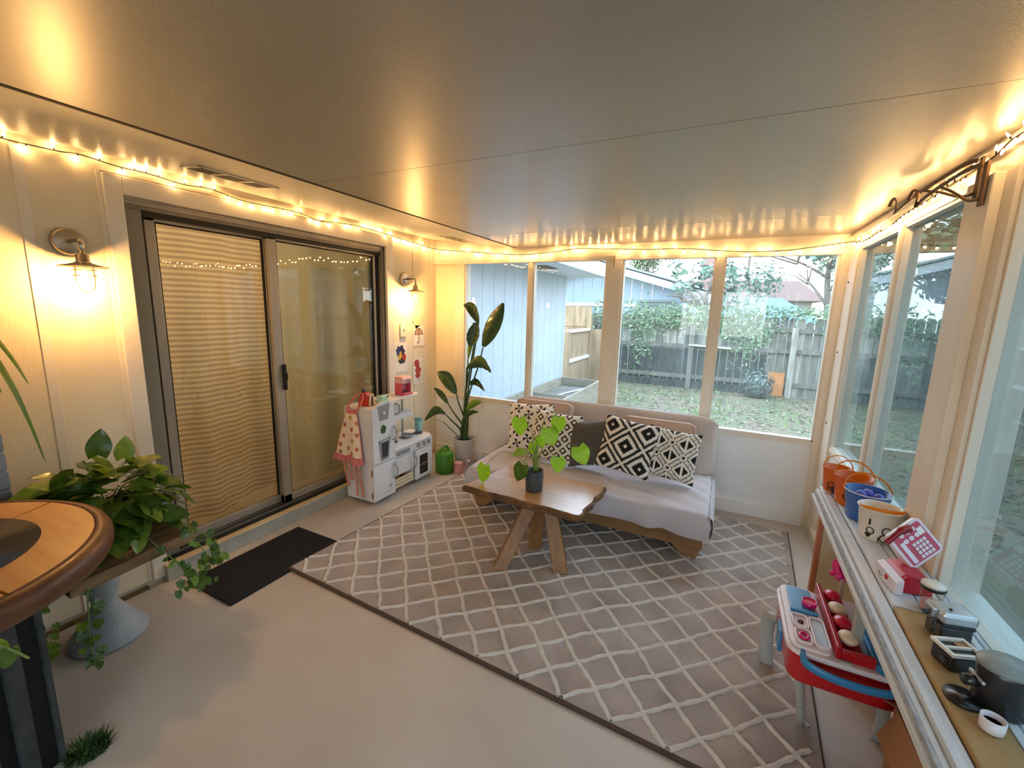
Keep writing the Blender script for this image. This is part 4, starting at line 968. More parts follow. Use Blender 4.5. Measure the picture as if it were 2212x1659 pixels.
# ================================================================== wall pictures and switch
m_paper = mat('white_paper', '#f3ecdc', .8)
def paper(y, z, w, h, label, rx=0, nm='drawing', tilt=0.0, m=m_paper):
    t = thing(nm, label, 'drawing', (XL+.004, y, z), rot=(rx,0,0)); MB().box((0,-w/2,-h/2),(.0015,w/2,h/2)).build('sheet', m, t); return t
t = paper(3.385, 1.27, .17, .20, 'brown umbrella drawing on white paper beside the light switch')
m_um = mat('umbrella_ink', '#5c3020', .6); m_uf = mat('umbrella_wash', '#c4a184', .7)
MB().prism([(.06*cos(a), .01+.062*sin(a)) for a in [pi*k/14 for k in range(15)]], .0016, .0022, MY).build('canopy', m_uf, t)
cv = MB(); cv.tube([(.003,.062*cos(a), .01+.064*sin(a)) for a in [pi*k/16 for k in range(17)]], .0016, 5)
for q in (-.3,0,.3): cv.tube([(.003,q*.2*(1-k/6)*1.0, .01+.064*math.sqrt(max(0,(k/6)))) for k in range(7)], .001, 4)
for k in range(4): cv.tube([(.003,-.062+.031*k+.031*s/5, .01+.006*sin(pi*s/5)) for s in range(6)], .0014, 4)
cv.tube([(.003,0,.072),(.003,0,-.06),(.003,-.004,-.072),(.003,-.013,-.075),(.003,-.019,-.066),(.003,-.019,-.055)], .0028, 6)
cv.build('outline', m_um, t)
def blob(par, pts, m, c0=.0018, c1=.0035, nm='paint_patch'): return MB().prism(pts, c0, c1, MY).build(nm, m, par)
def blobpts(cy, cz, ry, rz_, k, n=18): return [(cy+ry*cos(6.283*i/n)*(1+.22*sin(i*2.3+k)), cz+rz_*sin(6.283*i/n)*(1+.2*cos(i*1.7+k))) for i in range(n)]
t = paper(3.115, 1.08, .19, .27, 'childs painting of purple, yellow and red blobs under the light switch')
blob(t, blobpts(.0,.06,.055,.05,1), mat('paint_purple', '#2f2352', .7)); blob(t, blobpts(-.01,.02,.03,.04,2), mat('paint_yellow', '#d6ae2f', .7), c1=.0042)
blob(t, blobpts(.05,.0,.026,.035,3), mat('paint_red', '#b3261e', .7), c1=.004); blob(t, blobpts(.02,-.03,.05,.03,5), mat('paint_dark', '#23323a', .7), c1=.0038); blob(t, blobpts(-.03,.06,.02,.045,4), mat('paint_blue', '#27406e', .7), c1=.0044)
t = paper(3.37, .925, .15, .25, 'childs red painted figure on paper above the pink toy coffee maker')
m_pr = mat('paint_crimson', '#a8322f', .7, col2='#c25048', nscale=30)
blob(t, blobpts(-.02,.075,.038,.04,2), m_pr); blob(t, blobpts(.0,.01,.045,.035,6), m_pr); blob(t, blobpts(-.005,-.045,.035,.03,1), m_pr); blob(t, blobpts(.03,-.03,.016,.012,3), mat('paint_pink', '#e9a8a0', .7), c1=.0045)
MB().tube([(.003,-.05+.012*k,-.095+.006*sin(k*2)) for k in range(9)], .0012, 4).tube([(.003,.05,.1),(.003,.058,.08),(.003,.048,.07)], .0015, 4).build('brush_marks', mat('ochre_ink', '#c58e3c', .7), t)
t = paper(3.36, 1.40, .085, .10, 'small cream note taped up above the umbrella drawing', rx=.5, nm='note', m=mat('cream_note', '#f2dfae', .8))
t['category'] = 'note'
t = thing('light_switch', 'double white light switch plate between the sliding door and the drawings', 'switch', (XL+.004, 3.155, 1.33))
MB().box((0,-.038,-.06),(.006,.038,.06)).build('plate', m_trim, t, bevel=.003)
for y in (-.0,): MB().box((.006,y+.005,-.012),(.014,y+.012,.012)).build('toggle', m_kg, t, bevel=.001)
MB().box((0,-.038,-.066),(.012,.038,-.058)).build('ledge', m_kg, t)

# ================================================================== far corner: can, pot, watering can
m_grn = mat('green_plastic', '#4c8a1e', .45, col2='#3a7516', nscale=7)
t = thing('watering_jug', 'squat bright green plastic jug on the floor beside the toy kitchen', 'watering can', (-2.27, 3.24, 0))
MB().lathe([(.07,0),(.085,.01),(.088,.1),(.088,.17),(.078,.2),(.05,.215),(.045,.21),(.0001,.205)], 28).build('body', m_grn, t, smooth=True)
MB().tube(catmull([(-.0,-.06,.205),(.0,-.045,.24),(0,.03,.245),(0,.06,.21)],5), .013, 8).build('handle', m_grn, t, smooth=True)
t = thing('toy_watering_can', 'small pink watering can on the floor in front of the white planter', 'watering can', (-2.14, 3.285, 0), rz=-.2)
m_pkw = mat('dusty_pink', '#c98d8a', .5)
MB().lathe([(.0001,.003),(.05,.0),(.05,.004),(.04,.1),(.038,.1),(.044,.01)][1:], 24).build('body', m_pkw, t, smooth=True)
MB().lathe([(.036,.096),(.043,.1),(.043,.104),(.036,.106)], 24).build('rim', mat('light_pink', '#e0aaa2', .5), t, smooth=True)
MB().tube(catmull([(.03,.015,.03),(.06,.03,.07),(.085,.045,.12)],5), .007, 8).build('spout', m_pkw, t, smooth=True)
MB().lathe([(.005,0),(.018,.012),(.0001,.014)], 14, T(.085,.045,.118) @ RY(.5)).build('rose', mat('pale_rose_head', '#d9c8c0', .5), t, smooth=True)
MB().tube(catmull([(-.035,-.01,.095),(-.075,-.02,.085),(-.08,-.02,.04),(-.045,-.012,.03)],5), .007, 8).build('handle', m_pkw, t, smooth=True)
# bird of paradise
m_lf = mat('glossy_dark_leaf', '#2f4a1f', .3, col2='#3f5c28', nscale=9, bump=.15, bscale=30, coat=.2)
m_lf2 = mat('young_leaf', '#8aa32e', .4, col2='#71902a', nscale=9)
m_stem = mat('leaf_stalk', '#3c5224', .5)
def bigleaf(par, base, tip, w, side, droop, m, name='leaf', fold=.35, tube_=False):
    base, tip, side = Vector(base), Vector(tip), Vector(side).normalized(); ax = tip-base; L_ = ax.length; nrm = ax.cross(side).normalized()
    if nrm.z < 0 and abs(ax.normalized().z) < .8: nrm = -nrm
    if True:
        vd = (base+par.location-Vector((0,0,1.55))).normalized(); s2 = ax.cross(vd).normalized(); side = (s2+side*.35*(1 if s2.dot(side) > 0 else -1)).normalized(); nrm = ax.cross(side).normalized()
        if nrm.z < 0: nrm = -nrm
    mb = MB(); arch = Vector((0,0,1))
    def fn(u, v):
        b = 2*u-1; ww = w*math.sin(pi*min(1, v*.93+.035))**.75*(1.15-.45*v) 
        c = base+ax*v+arch*(droop*sin(pi*v)*L_)
        return c+side*b*ww*.5*cos(fold*abs(b))+nrm*(abs(b)**1.2*ww*fold*.6+.004*sin(v*30+b*5)*abs(b))
    mb.grid(fn, 12, 22); o = mb.build(name, m, par, smooth=True, solid=.0012)
    mr = MB(); mr.tube([base+ax*v+nrm*(droop*sin(pi*v)*L_-.001) for v in [k/10 for k in range(11)]], [.0035*(1-.07*k) for k in range(11)], 5)
    mr.build('midrib', mat('pale_midrib', '#8fa55c', .5), o, smooth=True) if False else None
    return o
bop = thing('bird_of_paradise_plant', 'tall dark green bird of paradise plant in a white pot in the far left corner', 'plant', (-2.19, 3.46, 0))
MB().lathe([(.0001,.0),(.085,.0),(.09,.01),(.096,.285),(.094,.292),(.088,.29),(.085,.26)], 36).build('pot', mat('white_stone_pot', '#c3bdb6', .6, col2='#b4ada6', nscale=10, bump=.1, bscale=60), bop, smooth=True, bevel=.002)
MB().lathe([(.087,.262),(.05,.268),(.0001,.27)], 30).build('soil', mat('potting_soil', '#1e1712', .95, bump=.8, bscale=150), bop)
LV = [ # base, tip (relative x,z), width, y offset, droop, young
 ((.19,1.20),(.40,1.60),.15,.02,.04,0,(.75,-.55,-.3)), ((.15,1.42),(.0,1.58),.10,.0,.25,0,(.6,-.6,.5)), ((.155,1.42),(.10,1.20),.12,-.05,-.1,0,(.8,-.5,.1)),
 ((.05,1.08),(.115,1.42),.05,-.02,.03,1,(.8,-.5,0)), ((.06,1.0),(.33,.98),.12,-.06,.26,0,(.1,-.9,.35)), ((-.06,.74),(-.26,.93),.13,-.05,.16,0,(.5,-.6,.6)),
 ((-.12,.64),(-.27,.78),.06,-.10,.1,0,(.5,-.7,.5)), ((-.15,.53),(-.385,.44),.09,-.10,.25,0,(.1,-.9,.5)), ((.03,.82),(.22,.78),.07,.03,.3,0,(.1,-.9,.4)),
 ((.07,.60),(.25,.70),.07,-.08,.1,1,(.2,-.8,.6)), ((.05,.50),(.24,.61),.05,-.12,.14,0,(.2,-.8,.6))]
for (bx, bz), (tx, tz), w, yo, dr, yg, sd in LV:
    ox = R.uniform(-.03,.03)+bx*.12; oy = R.uniform(-.03,.03)
    st_ = catmull([(ox*.8,oy,.26),(ox*1.2+bx*.15,oy+yo*.2,.26+(bz-.26)*.4),(bx*.75,yo*.7,.26+(bz-.26)*.8),(bx,yo,bz)],6)
    MB().tube(st_, [.011-.006*(i/len(st_)) for i in range(len(st_))], 7).build('stalk', m_stem, bop, smooth=True)
    bigleaf(bop, (bx,yo,bz), (tx,yo-.02,tz), w*1.1, sd, dr, m_lf2 if yg else m_lf)
MB().tube(catmull([(-.05,.0,.28),(-.13,-.03,.36),(-.22,-.06,.44),(-.30,-.08,.45)],5), [.005]*10+[.002]*6, 5).build('stalk', m_stem, bop)

# ================================================================== heart leaves
def heart_mesh(name, m):
    mb = MB(); N = 10
    def fn(u, v):
        b = 2*u-1; ww = (sin(pi*min(1,(v*.88+.12)))**.6)*(1.05-.5*v)*.42
        if v < .12: y0 = -.12*abs(b)*(1-v/.12)
        else: y0 = 0
        return (b*ww, v+y0-.02*abs(b), .10*abs(b)*ww*1.2-.14*v*v+.03*sin(v*9)*abs(b))
    mb.grid(fn, 6, 8); o = mb.build(name, m, smooth=True); me = o.data; bpy.data.objects.remove(o); return me
m_h1 = translucent(mat('pothos_leaf', '#37561a', .32, col2='#5d7c26', nscale=3, mixlo=.3, mixhi=.75, coat=.3), .25)
m_h2 = translucent(mat('pothos_leaf_light', '#8aa53a', .35, col2='#6f9030', nscale=3, coat=.2), .35)
m_h3 = translucent(mat('lime_heart_leaf', '#9dc72c', .4, col2='#86b524', nscale=4), .5)
H1, H2, H3 = heart_mesh('leaf', m_h1), heart_mesh('leaf', m_h2), heart_mesh('leaf', m_h3)
def put_leaf(par, me, p, d, size, up=(0,0,1), wid=1.0, nm='leaf'):
    d = Vector(d).normalized(); up = Vector(up); x = d.cross(up); x = x.normalized() if x.length > 1e-4 else d.orthogonal().normalized(); z = x.cross(d)
    M = Matrix((( x.x*size*wid, d.x*size, z.x*size, p[0]), (x.y*size*wid, d.y*size, z.y*size, p[1]), (x.z*size*wid, d.z*size, z.z*size, p[2]), (0,0,0,1)))
    o = bpy.data.objects.new(nm, me); COL.objects.link(o); o.parent = par; o.matrix_local = M; return o
# pothos on the coffee table
pp = thing('potted_pothos', 'small lime-leaved trailing plant in a dark grey pot on the coffee table', 'plant', (-.985, 2.385, .423))
MB().lathe([(.0001,0),(.05,0),(.054,.004),(.056,.05),(.0565,.13),(.054,.134),(.05,.13),(.049,.11)], 32).build('pot', mat('charcoal_pot', '#4a4c4f', .6, col2='#3f4144', nscale=30, bump=.2, bscale=120, bstretch=(.3,.3,3)), pp, smooth=True)
MB().lathe([(.05,.112),(.0001,.115)], 24).build('soil', MATS['potting_soil'], pp)
for tip, sz, dn, up in (((-.33,-.05,.115),.105,(-.1,-.25,-.9),(-.2,-1,.2)), ((-.10,-.03,.46),.10,(.05,-.1,-.95),(0,-1,.2)), ((.155,-.03,.50),.085,(.0,-.1,-1),(.1,-1,.3)), ((.10,-.05,.43),.10,(.35,-.2,-.9),(.2,-1,.3)), ((-.045,-.06,.27),.08,(-.4,-.7,-.1),(0,-.3,1)), ((-.06,-.05,.17),.10,(-.25,-.3,-.9),(-.2,-1,.2)), ((.29,-.05,.345),.10,(.5,-.3,-.8),(.1,-1,.4)), ((.17,-.05,.26),.085,(.05,-.2,-1),(.2,-1,.2)), ((.03,-.02,.31),.07,(.4,-.1,.9),(0,-1,.2)), ((-.01,.01,.25),.06,(-.6,.2,.7),(0,-1,.5))):
    me = H3 if sz != .10 or tip[2] > .3 else H1
    put_leaf(pp, me, tip, dn, sz*1.12, up, 1.35)
    s = Vector(tip); a = Vector((s.x*.08, 0, .115)); MB().tube(catmull([a, (s.x*.18,-.01,.12+(s.z-.1)*.55+.04), (s.x*.6, s.y*.7, s.z+.015 if s.z > .2 else .23), s], 6), [.003]*8+[.002]*11, 5).build('stalk', mat('green_stalk', '#7c9440', .5), pp, smooth=True)

# ================================================================== bench, pedestal, big pothos
m_bw = mat('worn_bench_wood', '#8f7250', .6, col2='#6a4f33', nscale=4, stretch=(6,1,6), bump=.15, bscale=20)
bn = thing('bench', 'worn wooden plank bench top on a grey hourglass pedestal left of the doormat', 'bench', (-2.43, .78, 0))
MB().add([(-.21,-.20,.455),(.37,-.21,.455),(.32,.235,.455),(-.01,.26,.455),(-.21,.24,.455),(-.21,-.20,.503),(.37,-.21,.503),(.32,.235,.503),(-.01,.26,.503),(-.21,.24,.503)],
  [(4,3,2,1,0),(5,6,7,8,9),(0,1,6,5),(1,2,7,6),(2,3,8,7),(3,4,9,8),(4,0,5,9)]).build('plank_top', m_bw, bn, bevel=.004)
MB().lathe([(.0001,0),(.135,.0),(.143,.012),(.132,.04),(.07,.13),(.047,.175),(.045,.19),(.052,.22),(.085,.40),(.092,.452),(.0001,.4545)], 40).build('hourglass_pedestal', mat('grey_cast_stone', '#a9b0b3', .75, col2='#999fa3', nscale=10, bump=.3, bscale=70), bn, smooth=True, bevel=.002)
pt = thing('large_pothos', 'big bushy trailing green plant heaped on the wooden bench', 'plant', (-2.30, .80, .504))
MB().lathe([(.0001,0),(.07,0),(.09,.13),(.086,.13),(.075,.02)], 20).build('pot', mat('pale_green_pot', '#7e9489', .5), pt, smooth=True)
cnt_ = 0
for i in range(235):
    th = R.uniform(0, 2*pi); ph = math.acos(R.uniform(-.35, 1)); r = R.uniform(.6, 1.0)
    p = Vector((sin(ph)*cos(th)*.19*r, sin(ph)*sin(th)*.29*r, .13+cos(ph)*.26*r))
    p.y -= .045
    if p.z < .02: p.z = .02+R.uniform(0,.04)
    out = Vector((p.x, p.y*.8, (p.z-.15)*.6)); out = out.normalized() if out.length > 1e-3 else Vector((1,0,0))
    d = out+Vector((0,0,-.55))+Vector((R.gauss(0,.35),R.gauss(0,.35),R.gauss(0,.25)))
    put_leaf(pt, H2 if R.random() < .22 else H1, p, d, R.uniform(.07,.125), out+Vector((R.gauss(0,.2),R.gauss(0,.2),.5)), 1.0)
sg = MB()
for i in range(26):
    th = R.uniform(0, 2*pi); e = Vector((cos(th)*.16, sin(th)*.24, R.uniform(.08,.3))); sg.tube(catmull([(0,0,.1),e*.45+Vector((0,0,.14)),e],5), .003, 4)
for a, b, c in (((.17,.15,.06),(.25,.22,-.1),(.20,.21,-.27)), ((.2,.05,.03),(.27,.12,-.12),(.25,.14,-.22)), ((.2,-.15,.02),(.27,-.2,-.15),(.24,-.2,-.34)), ((.15,.2,.03),(.22,.27,-.08),(.16,.29,-.2)),((.02,-.22,.05),(.1,-.28,-.1),(.12,-.27,-.3))):
    C = catmull([(.05,.02,.12), a, b, c], 6); sg.tube(C, .0025, 4)
    for k in range(7, len(C)):
        for q in range(2 if k > 12 else 1): put_leaf(pt, H2 if R.random() < .35 else H1, C[k]+Vector((R.gauss(0,.015),R.gauss(0,.02),R.gauss(0,.01))), (R.uniform(-.3,.9),R.uniform(-1,1),-.7), R.uniform(.028,.048), (1,-.3,.4))
put_leaf(pt, H1, (-.1,.02,.37), (.1,.15,1), .12, (1,-.4,0)); put_leaf(pt, H2, (.0,.07,.36), (.1,.1,.9), .10, (1,-.4,0)); put_leaf(pt, H2, (.05,-.1,.33), (.1,-.3,-.7), .14, (1,-.3,.5))
sg.build('vines', mat('vine_green', '#6b7d34', .5), pt)
# pot with long pointed leaves on the brick pier
sp = thing('pointed_leaf_plant', 'potted plant with long pointed green leaves above the grey brick pier', 'plant', (-2.53, .3, 1.5))
MB().lathe([(.0001,0),(.08,0),(.1,.16),(.095,.16),(.08,.03)], 20).build('pot', mat('terracotta', '#a8643f', .7), sp, smooth=True)
for tip, w in (((.26,.315,-.27),.022),((.25,.305,-.40),.02),((.24,.33,-.58),.022),((.2,.26,-.30),.03),((-.1,.2,.3),.03),((.1,-.2,.3),.03)):
    tip = Vector(tip); C = catmull([(0,0,.15),(tip.x*.4,tip.y*.5,.18),(tip.x*.9,tip.y*.85,tip.z*.5+.02),tip],8); mb = MB()
    vs = []
    for i, p in enumerate(C): s = i/(len(C)-1); ww = w*sin(pi*min(1,s*.9+.1))**.7; vs += [p+Vector((-.5,.8,0)).normalized()*ww*.5, p+Vector((.0,0,.004)), p-Vector((-.5,.8,0)).normalized()*ww*.5]
    mb.add(vs, [f for i in range(len(C)-1) for f in ((3*i,3*i+1,3*i+4,3*i+3),(3*i+1,3*i+2,3*i+5,3*i+4))]).build('leaf', m_h2, sp, smooth=True)

# ================================================================== barrel table
m_bt = mat('honey_barrel_wood', '#dca863', .4, col2='#bd8444', nscale=3, stretch=(1,8,1), mixlo=.25, mixhi=.8, bump=.05, bscale=20, coat=.2)
m_be = mat('dark_rounded_rim', '#6a4028', .5, col2='#532c16', nscale=8, stretch=(2,2,8), coat=.12)
HC = T(0,.03,0)
bt = thing('barrel_table', 'round honey wood table with a hollow centre on a dark slatted base', 'table', (-1.87, .155, 0))
seg_ = [(-2.0, .35), (.36, 1.95), (1.96, 4.27)]
def ring(r0, r1, z0, z1, a0, a1, n=30): return MB().lathe([(r0,z0),(r0,z1),(r1,z1),(r1,z0),(r0,z0)], n, a0=a0, a1=a1)
def ringx(r0, r1, z0, z1, a0, a1, n=40):
    mb = MB(); vs = []
    for i in range(n+1):
        a = a0+(a1-a0)*i/n; c, s_ = cos(a), sin(a); vs += [(r0*c,.03+r0*s_,z0),(r0*c,.03+r0*s_,z1),(r1*c,r1*s_,z1),(r1*c,r1*s_,z0)]
    fs = [(4*i+q, 4*i+(q+1)%4, 4*i+4+(q+1)%4, 4*i+4+q) for i in range(n) for q in range(4)]+[(3,2,1,0),(4*n,4*n+1,4*n+2,4*n+3)]
    return mb.add(vs, fs)
for a0, a1 in seg_: ringx(.285,.428,.815,.851,a0+.005,a1-.005).build('top_board', m_bt, bt)
MB().lathe([(.428,.800),(.428,.851),(.448,.850),(.462,.842),(.470,.825),(.470,.80),(.462,.785),(.44,.778),(.40,.778),(.428,.800)], 80).build('rounded_rim', m_be, bt, smooth=True)
MB().lathe([(.285,.851),(.276,.849),(.274,.80),(.276,.77),(.285,.77)], 60, HC).build('inner_rim', mat('inner_rim_dark', '#2b1a12', .35), bt, smooth=True)
MB().lathe([(.0001,.782),(.2,.785),(.278,.783)], 50, HC).build('sunken_board', m_bt, bt)
MB().lathe([(.27,.80),(.27,.812),(.43,.812),(.43,.80)], 50).build('under_board', m_be, bt)
MB().lathe([(.22,.72),(.33,.735),(.35,.778),(.22,.778)], 60).build('collar', mat('navy_collar', '#1d2733', .5), bt, smooth=True)
m_sg = mat('grey_slat', '#3a3b3b', .9, col2='#2b2c2c', nscale=20); m_sb = mat('black_base', '#08090a', .8)
M_ = RZ(.24)
base = MB(); base.box((-.43,-.25,.0),(.062,.275,.73), M_); base.build('base_box', m_sb, bt)
for k in range(6):
    y1 = .28-.008-.084*k; w = .012 if k == 0 else .042
    if k == 0: MB().box((.06,.268,.0),(.078,.282,.73), M_).build('slat', m_sg, bt, bevel=.003)
    else: MB().box((.06,y1-.042+.03,.0),(.082,y1+.03,.73), M_).build('slat', m_sg, bt, bevel=.004)
tp = thing('trailing_plant', 'small potted vine at the edge of the barrel table, one leaf hanging over its rim', 'plant', (-1.62, -.12, .852))
MB().lathe([(.0001,0),(.05,0),(.062,.09),(.058,.09),(.05,.02)], 20).build('pot', MATS['terracotta'], tp, smooth=True)
vc_ = catmull([(0,0,.08),(.1,.14,.1),(.2,.25,.03),(.29,.36,-.03),(.33,.40,-.08)], 6); MB().tube(vc_, .0025, 5).build('vine', MATS['vine_green'], tp)
for k in (8,14,18): put_leaf(tp, H2, vc_[k], (.2,.3,-.8), .05, (1,-.2,.3))
put_leaf(tp, H1, vc_[20], (-.1,-.2,-1), .05, (1,-.1,.3))
o = MB()
for _ in range(900):
    a = R.uniform(0,6.28); r = R.uniform(0,.055); p = Vector((r*cos(a), r*sin(a), 0)); e = p*1.3+Vector((R.gauss(0,.012),R.gauss(0,.012),R.uniform(.012,.035))); s = Vector((-sin(a),cos(a),0))*.003
    o.add([p-s,p+s,e],[(0,1,2)],None,hexc(R.choice(['#3c5a24','#4f7030','#2c441a'])))
o = o.build('grass_clump', m_vcl, vc=True); o.location = (-1.835,.49,0); tag(o, 'clump of dark green grass blades on the floor behind the barrel table base', 'plant', kind='stuff')

# ================================================================== shelf under the side windows
m_sw = mat('chipped_white_paint', '#e7ebee', .6, col2='#d3d8dc', nscale=6, stretch=(6,.6,6), bump=.35, bscale=25, bstretch=(8,.8,8))
m_sgr = mat('grey_groove_paint', '#8d9297', .8, col2='#b9bdc1', nscale=30, stretch=(6,1,6))
m_tan = mat('bare_tan_wood', '#c3a673', .7, col2='#9d7c48', nscale=3, stretch=(5,.8,5), mixlo=.25, mixhi=.75, bump=.3, bscale=20, bstretch=(5,1,5))
sh = thing('long_shelf', 'long low shelf of chipped white boards under the side windows', 'shelf', (.575, 1.0, 0), rz=-.02)
y0, y1 = -1.35, 1.55
for x0, x1, zt, ya, yb, mm, nm in ((-.125,-.112,.672,y0,y1-.03,m_sw,'edge_strip'),(-.109,-.096,.692,y0,y1-.01,m_sw,'edge_strip'),(-.092,-.060,.706,y0,y1,m_sw,'edge_board'),(-.056,.012,.718,.53,y1+.02,m_sw,'plank'),(-.056,.035,.718,y0,.525,m_tan,'plank'),
      (.039,.058,.716,y0,y1,m_sw,'slat'),(.016,.035,.716,.53,y1,m_sw,'slat'),(.062,.079,.714,y0,y1,m_sw,'slat'),(.083,.10,.716,y0,y1,m_sw,'slat'),(.104,.116,.714,y0,y1,m_sw,'slat')):
    MB().box((x0,ya,zt-.022),(x1,yb,zt)).build(nm, mm, sh, bevel=.003)
MB().box((-.118,y0,.655),(.12,y1-.03,.690)).build('substrate', m_sgr, sh)
for y in (-.9, -.2): MB().box((-.1,y,0),(.1,y+.04,.655)).build('support', m_sw, sh, bevel=.003)
lg = MB().box((-.07,1.44,0),(.10,1.47,.655)).build('end_panel', mat('cream_panel', '#d8caa4', .6, col2='#c8b88e', nscale=5, stretch=(1,1,.3)), sh, bevel=.003)
MB().box((-.092,1.438,0),(-.07,1.472,.655)).build('end_stile', mat('orange_brown_wood', '#a5683a', .5, col2='#c07a55', nscale=5, stretch=(3,3,.5)), sh, bevel=.003)
cb = thing('cardboard_box', 'brown cardboard box on the floor under the near end of the long shelf', 'box', (.655, 1.22, 0), rz=.02)
m_cb2 = mat('cardboard', '#a87b56', .85, col2='#9a6e4a', nscale=3, stretch=(1,1,.2))
MB().box((-.055,-.35,0),(.055,.35,.005)).build('bottom', m_cb2, cb)
for lo, hi in (((-.055,-.35,0),(-.051,.35,.36)),((.051,-.35,0),(.055,.35,.36)),((-.051,-.35,0),(.051,-.346,.36)),((-.051,.346,0),(.051,.35,.36))): MB().box(lo,hi).build('side', m_cb2, cb)
MB().add([(-.053,-.33,.36),(-.10,-.31,.30),(-.10,.31,.28),(-.053,.33,.36)],[(0,1,2,3)]).build('flap', m_cb2, cb, solid=.004)
MB().add([(-.053,.35,.36),(-.06,.42,.32),(.05,.42,.30),(.05,.35,.36)],[(0,1,2,3)]).build('flap', m_cb2, cb, solid=.004)

# buckets on the shelf
def plast(nm, c, tr=.35): return translucent(mat(nm, c, .25, coat=.4), tr)
def bucket(x, y, r, h, nm_m, label, print_=None, handle=None, sx=1.0, rim=None):
    t = thing('bucket', label, 'bucket', (x, y, .719))
    MB().lathe([(.0001,.002),(r*.78,.0),(r*.8,.004),(r,h),(r*1.03,h+.001),(r*1.03,h+.004),(r*.97,h+.003),(r*.77,.006),(.0001,.006)], 32, Matrix.Diagonal((sx,1,1,1))).build('body', nm_m, t, smooth=True)
    MB().tube([(r*1.03*sx*cos(a), r*1.03*sin(a), h+.002) for a in [2*pi*k/32 for k in range(32)]], .0022, 6, closed=True).build('rim', rim or nm_m, t, smooth=True)
    if handle:
        hm, tilt, hr = handle; pts = [(hr*cos(a), 0, hr*1.05*sin(a)) for a in [pi*k/20 for k in range(21)]]
        M = T(0,0,h) @ RX(tilt); MB().tube(pts, .004, 6, M, flat=(1.6,.6)).build('handle', hm, t, smooth=True)
    if print_:
        mm, items = print_
        for (a, z, s, kind) in items:
            rr = (r*.8+(r-r*.8)*z/h)+.001; c, s_ = cos(a), sin(a); M = Matrix(((-s_,0,c,rr*c*sx),(c,0,s_,rr*s_),(0,1,0,z),(0,0,0,1)))
            if kind == 'ring': MB().tube([(s*cos(q), s*sin(q), 0) for q in [2*pi*k/14 for k in range(14)]], s*.16, 5, M, closed=True).build('print', mm, t)
            elif kind == 'bar': MB().box((-s*.25,-s,0),(s*.25,s,.001), M).build('print', mm, t)
            else: MB().prism([(s*cos(q)*(1+.3*sin(q*3)), s*sin(q)) for q in [2*pi*k/12 for k in range(12)]], 0, .001, M).build('print', mm, t)
    return t
m_or = plast('orange_plastic', '#f08a1e', .45); m_or2 = plast('amber_plastic', '#f2a52a', .5); m_bl = plast('blue_plastic', '#3f7fd0', .3); m_wp = mat('white_plastic', '#f1e9da', .35, coat=.2)
m_blk = mat('black_print', '#2a1a10', .5)
A = -1.75
bucket(.558, 2.475, .058, .115, m_or, 'smallest orange bucket with black print at the far end of the long shelf', (m_blk, [(A-.35,.04,.014,'ring'),(A+.25,.038,.014,'ring'),(A,.018,.02,'blob'),(A-.6,.02,.01,'bar')]), (m_or2, -.15, .058))
bucket(.59, 2.335, .072, .128, m_or, 'orange bucket with dark print, second from the far end of the long shelf', (m_blk, [(A-.3,.045,.014,'ring'),(A+.2,.05,.014,'bar'),(A,.02,.02,'blob'),(A+.45,.03,.01,'ring')]), (m_or2, -.75, .074))
bucket(.605, 2.18, .078, .12, m_bl, 'blue bucket holding purple eggs on the long shelf', None, (m_or2, -.8, .08), rim=m_wp)
for dx, dy, lb in ((-.022,-.0,'purple plastic egg on the left in the blue bucket'),(.026,-.012,'purple plastic egg on the right in the blue bucket'),(.004,.03,'purple plastic egg at the back of the blue bucket')):
    o = MB().sphere((0,0,0), .022, 16, 9, (1,1,1.15)).build('plastic_egg', mat('egg_purple', '#5a66c8', .35), smooth=True); o.location = (.605+dx*1.2, 2.165+dy, .719+.1); tag(o, lb, 'egg')
bucket(.605, 2.01, .068, .118, m_wp, 'white bucket with black prints and an orange band, nearest bucket on the shelf', (m_blk, [(A-.5,.075,.012,'bar'),(A-.45,.04,.012,'ring'),(A+.35,.05,.014,'ring'),(A+.3,.02,.014,'ring'),(A-.55,.02,.009,'blob'),(A+.0,.012,.008,'bar')]), (m_or2, 1.35, .067))
# cash register
m_rw = mat('register_white', '#e9dfe8', .35, coat=.2); m_rr = mat('register_red', '#c0142c', .35, coat=.3); m_rp2 = mat('register_rose', '#c8546a', .4); m_dr = mat('dark_red', '#8e0f1c', .35, coat=.3)
cr_ = thing('toy_cash_register', 'red and white toy cash register with tilted keypad on the long shelf', 'toy cash register', (.588, 1.67, .719), rz=.12)
MB().prism([(-.035,0),(.052,0),(.052,.045),(.03,.06),(-.02,.06),(-.035,.045)], -.055, .055, RX(pi/2)).build('base', m_rr, cr_, bevel=.006)
MB().prism([(-.052,.0),(-.030,.0),(-.030,.05),(-.052,.04)], -.058, .075, RX(pi/2)).build('white_side', m_rw, cr_, bevel=.004)
MB().sphere((-.0535,-.02,.026), .009, 12, 6, (.3,1,1)).build('round_button', m_rr, cr_, smooth=True)
MB().tube(catmull([(-.0535,.0,.02),(-.054,.015,.01),(-.0535,.03,.02)],4), .0015, 4).build('smile', m_kg, cr_)
MP = T(.03,.045,.125) @ RZ(.22) @ RX(radians(-22)) @ RY(radians(-36))
MB().prism(rrect(-.062,-.058,.062,.058,.014), -.012, .008, MP @ RX(pi/2)).build('panel', m_rw, cr_, bevel=.003)
MB().prism(rrect(-.052,-.050,.052,.050,.006), .008, .0095, MP @ RX(pi/2)).build('panel_face', m_rp2, cr_)
MQ = MP @ RX(pi/2)
MB().box((-.045,-.046,.0095),(-.030,.022,.011), MQ).build('drawer_strip', m_rw, cr_, bevel=.001)
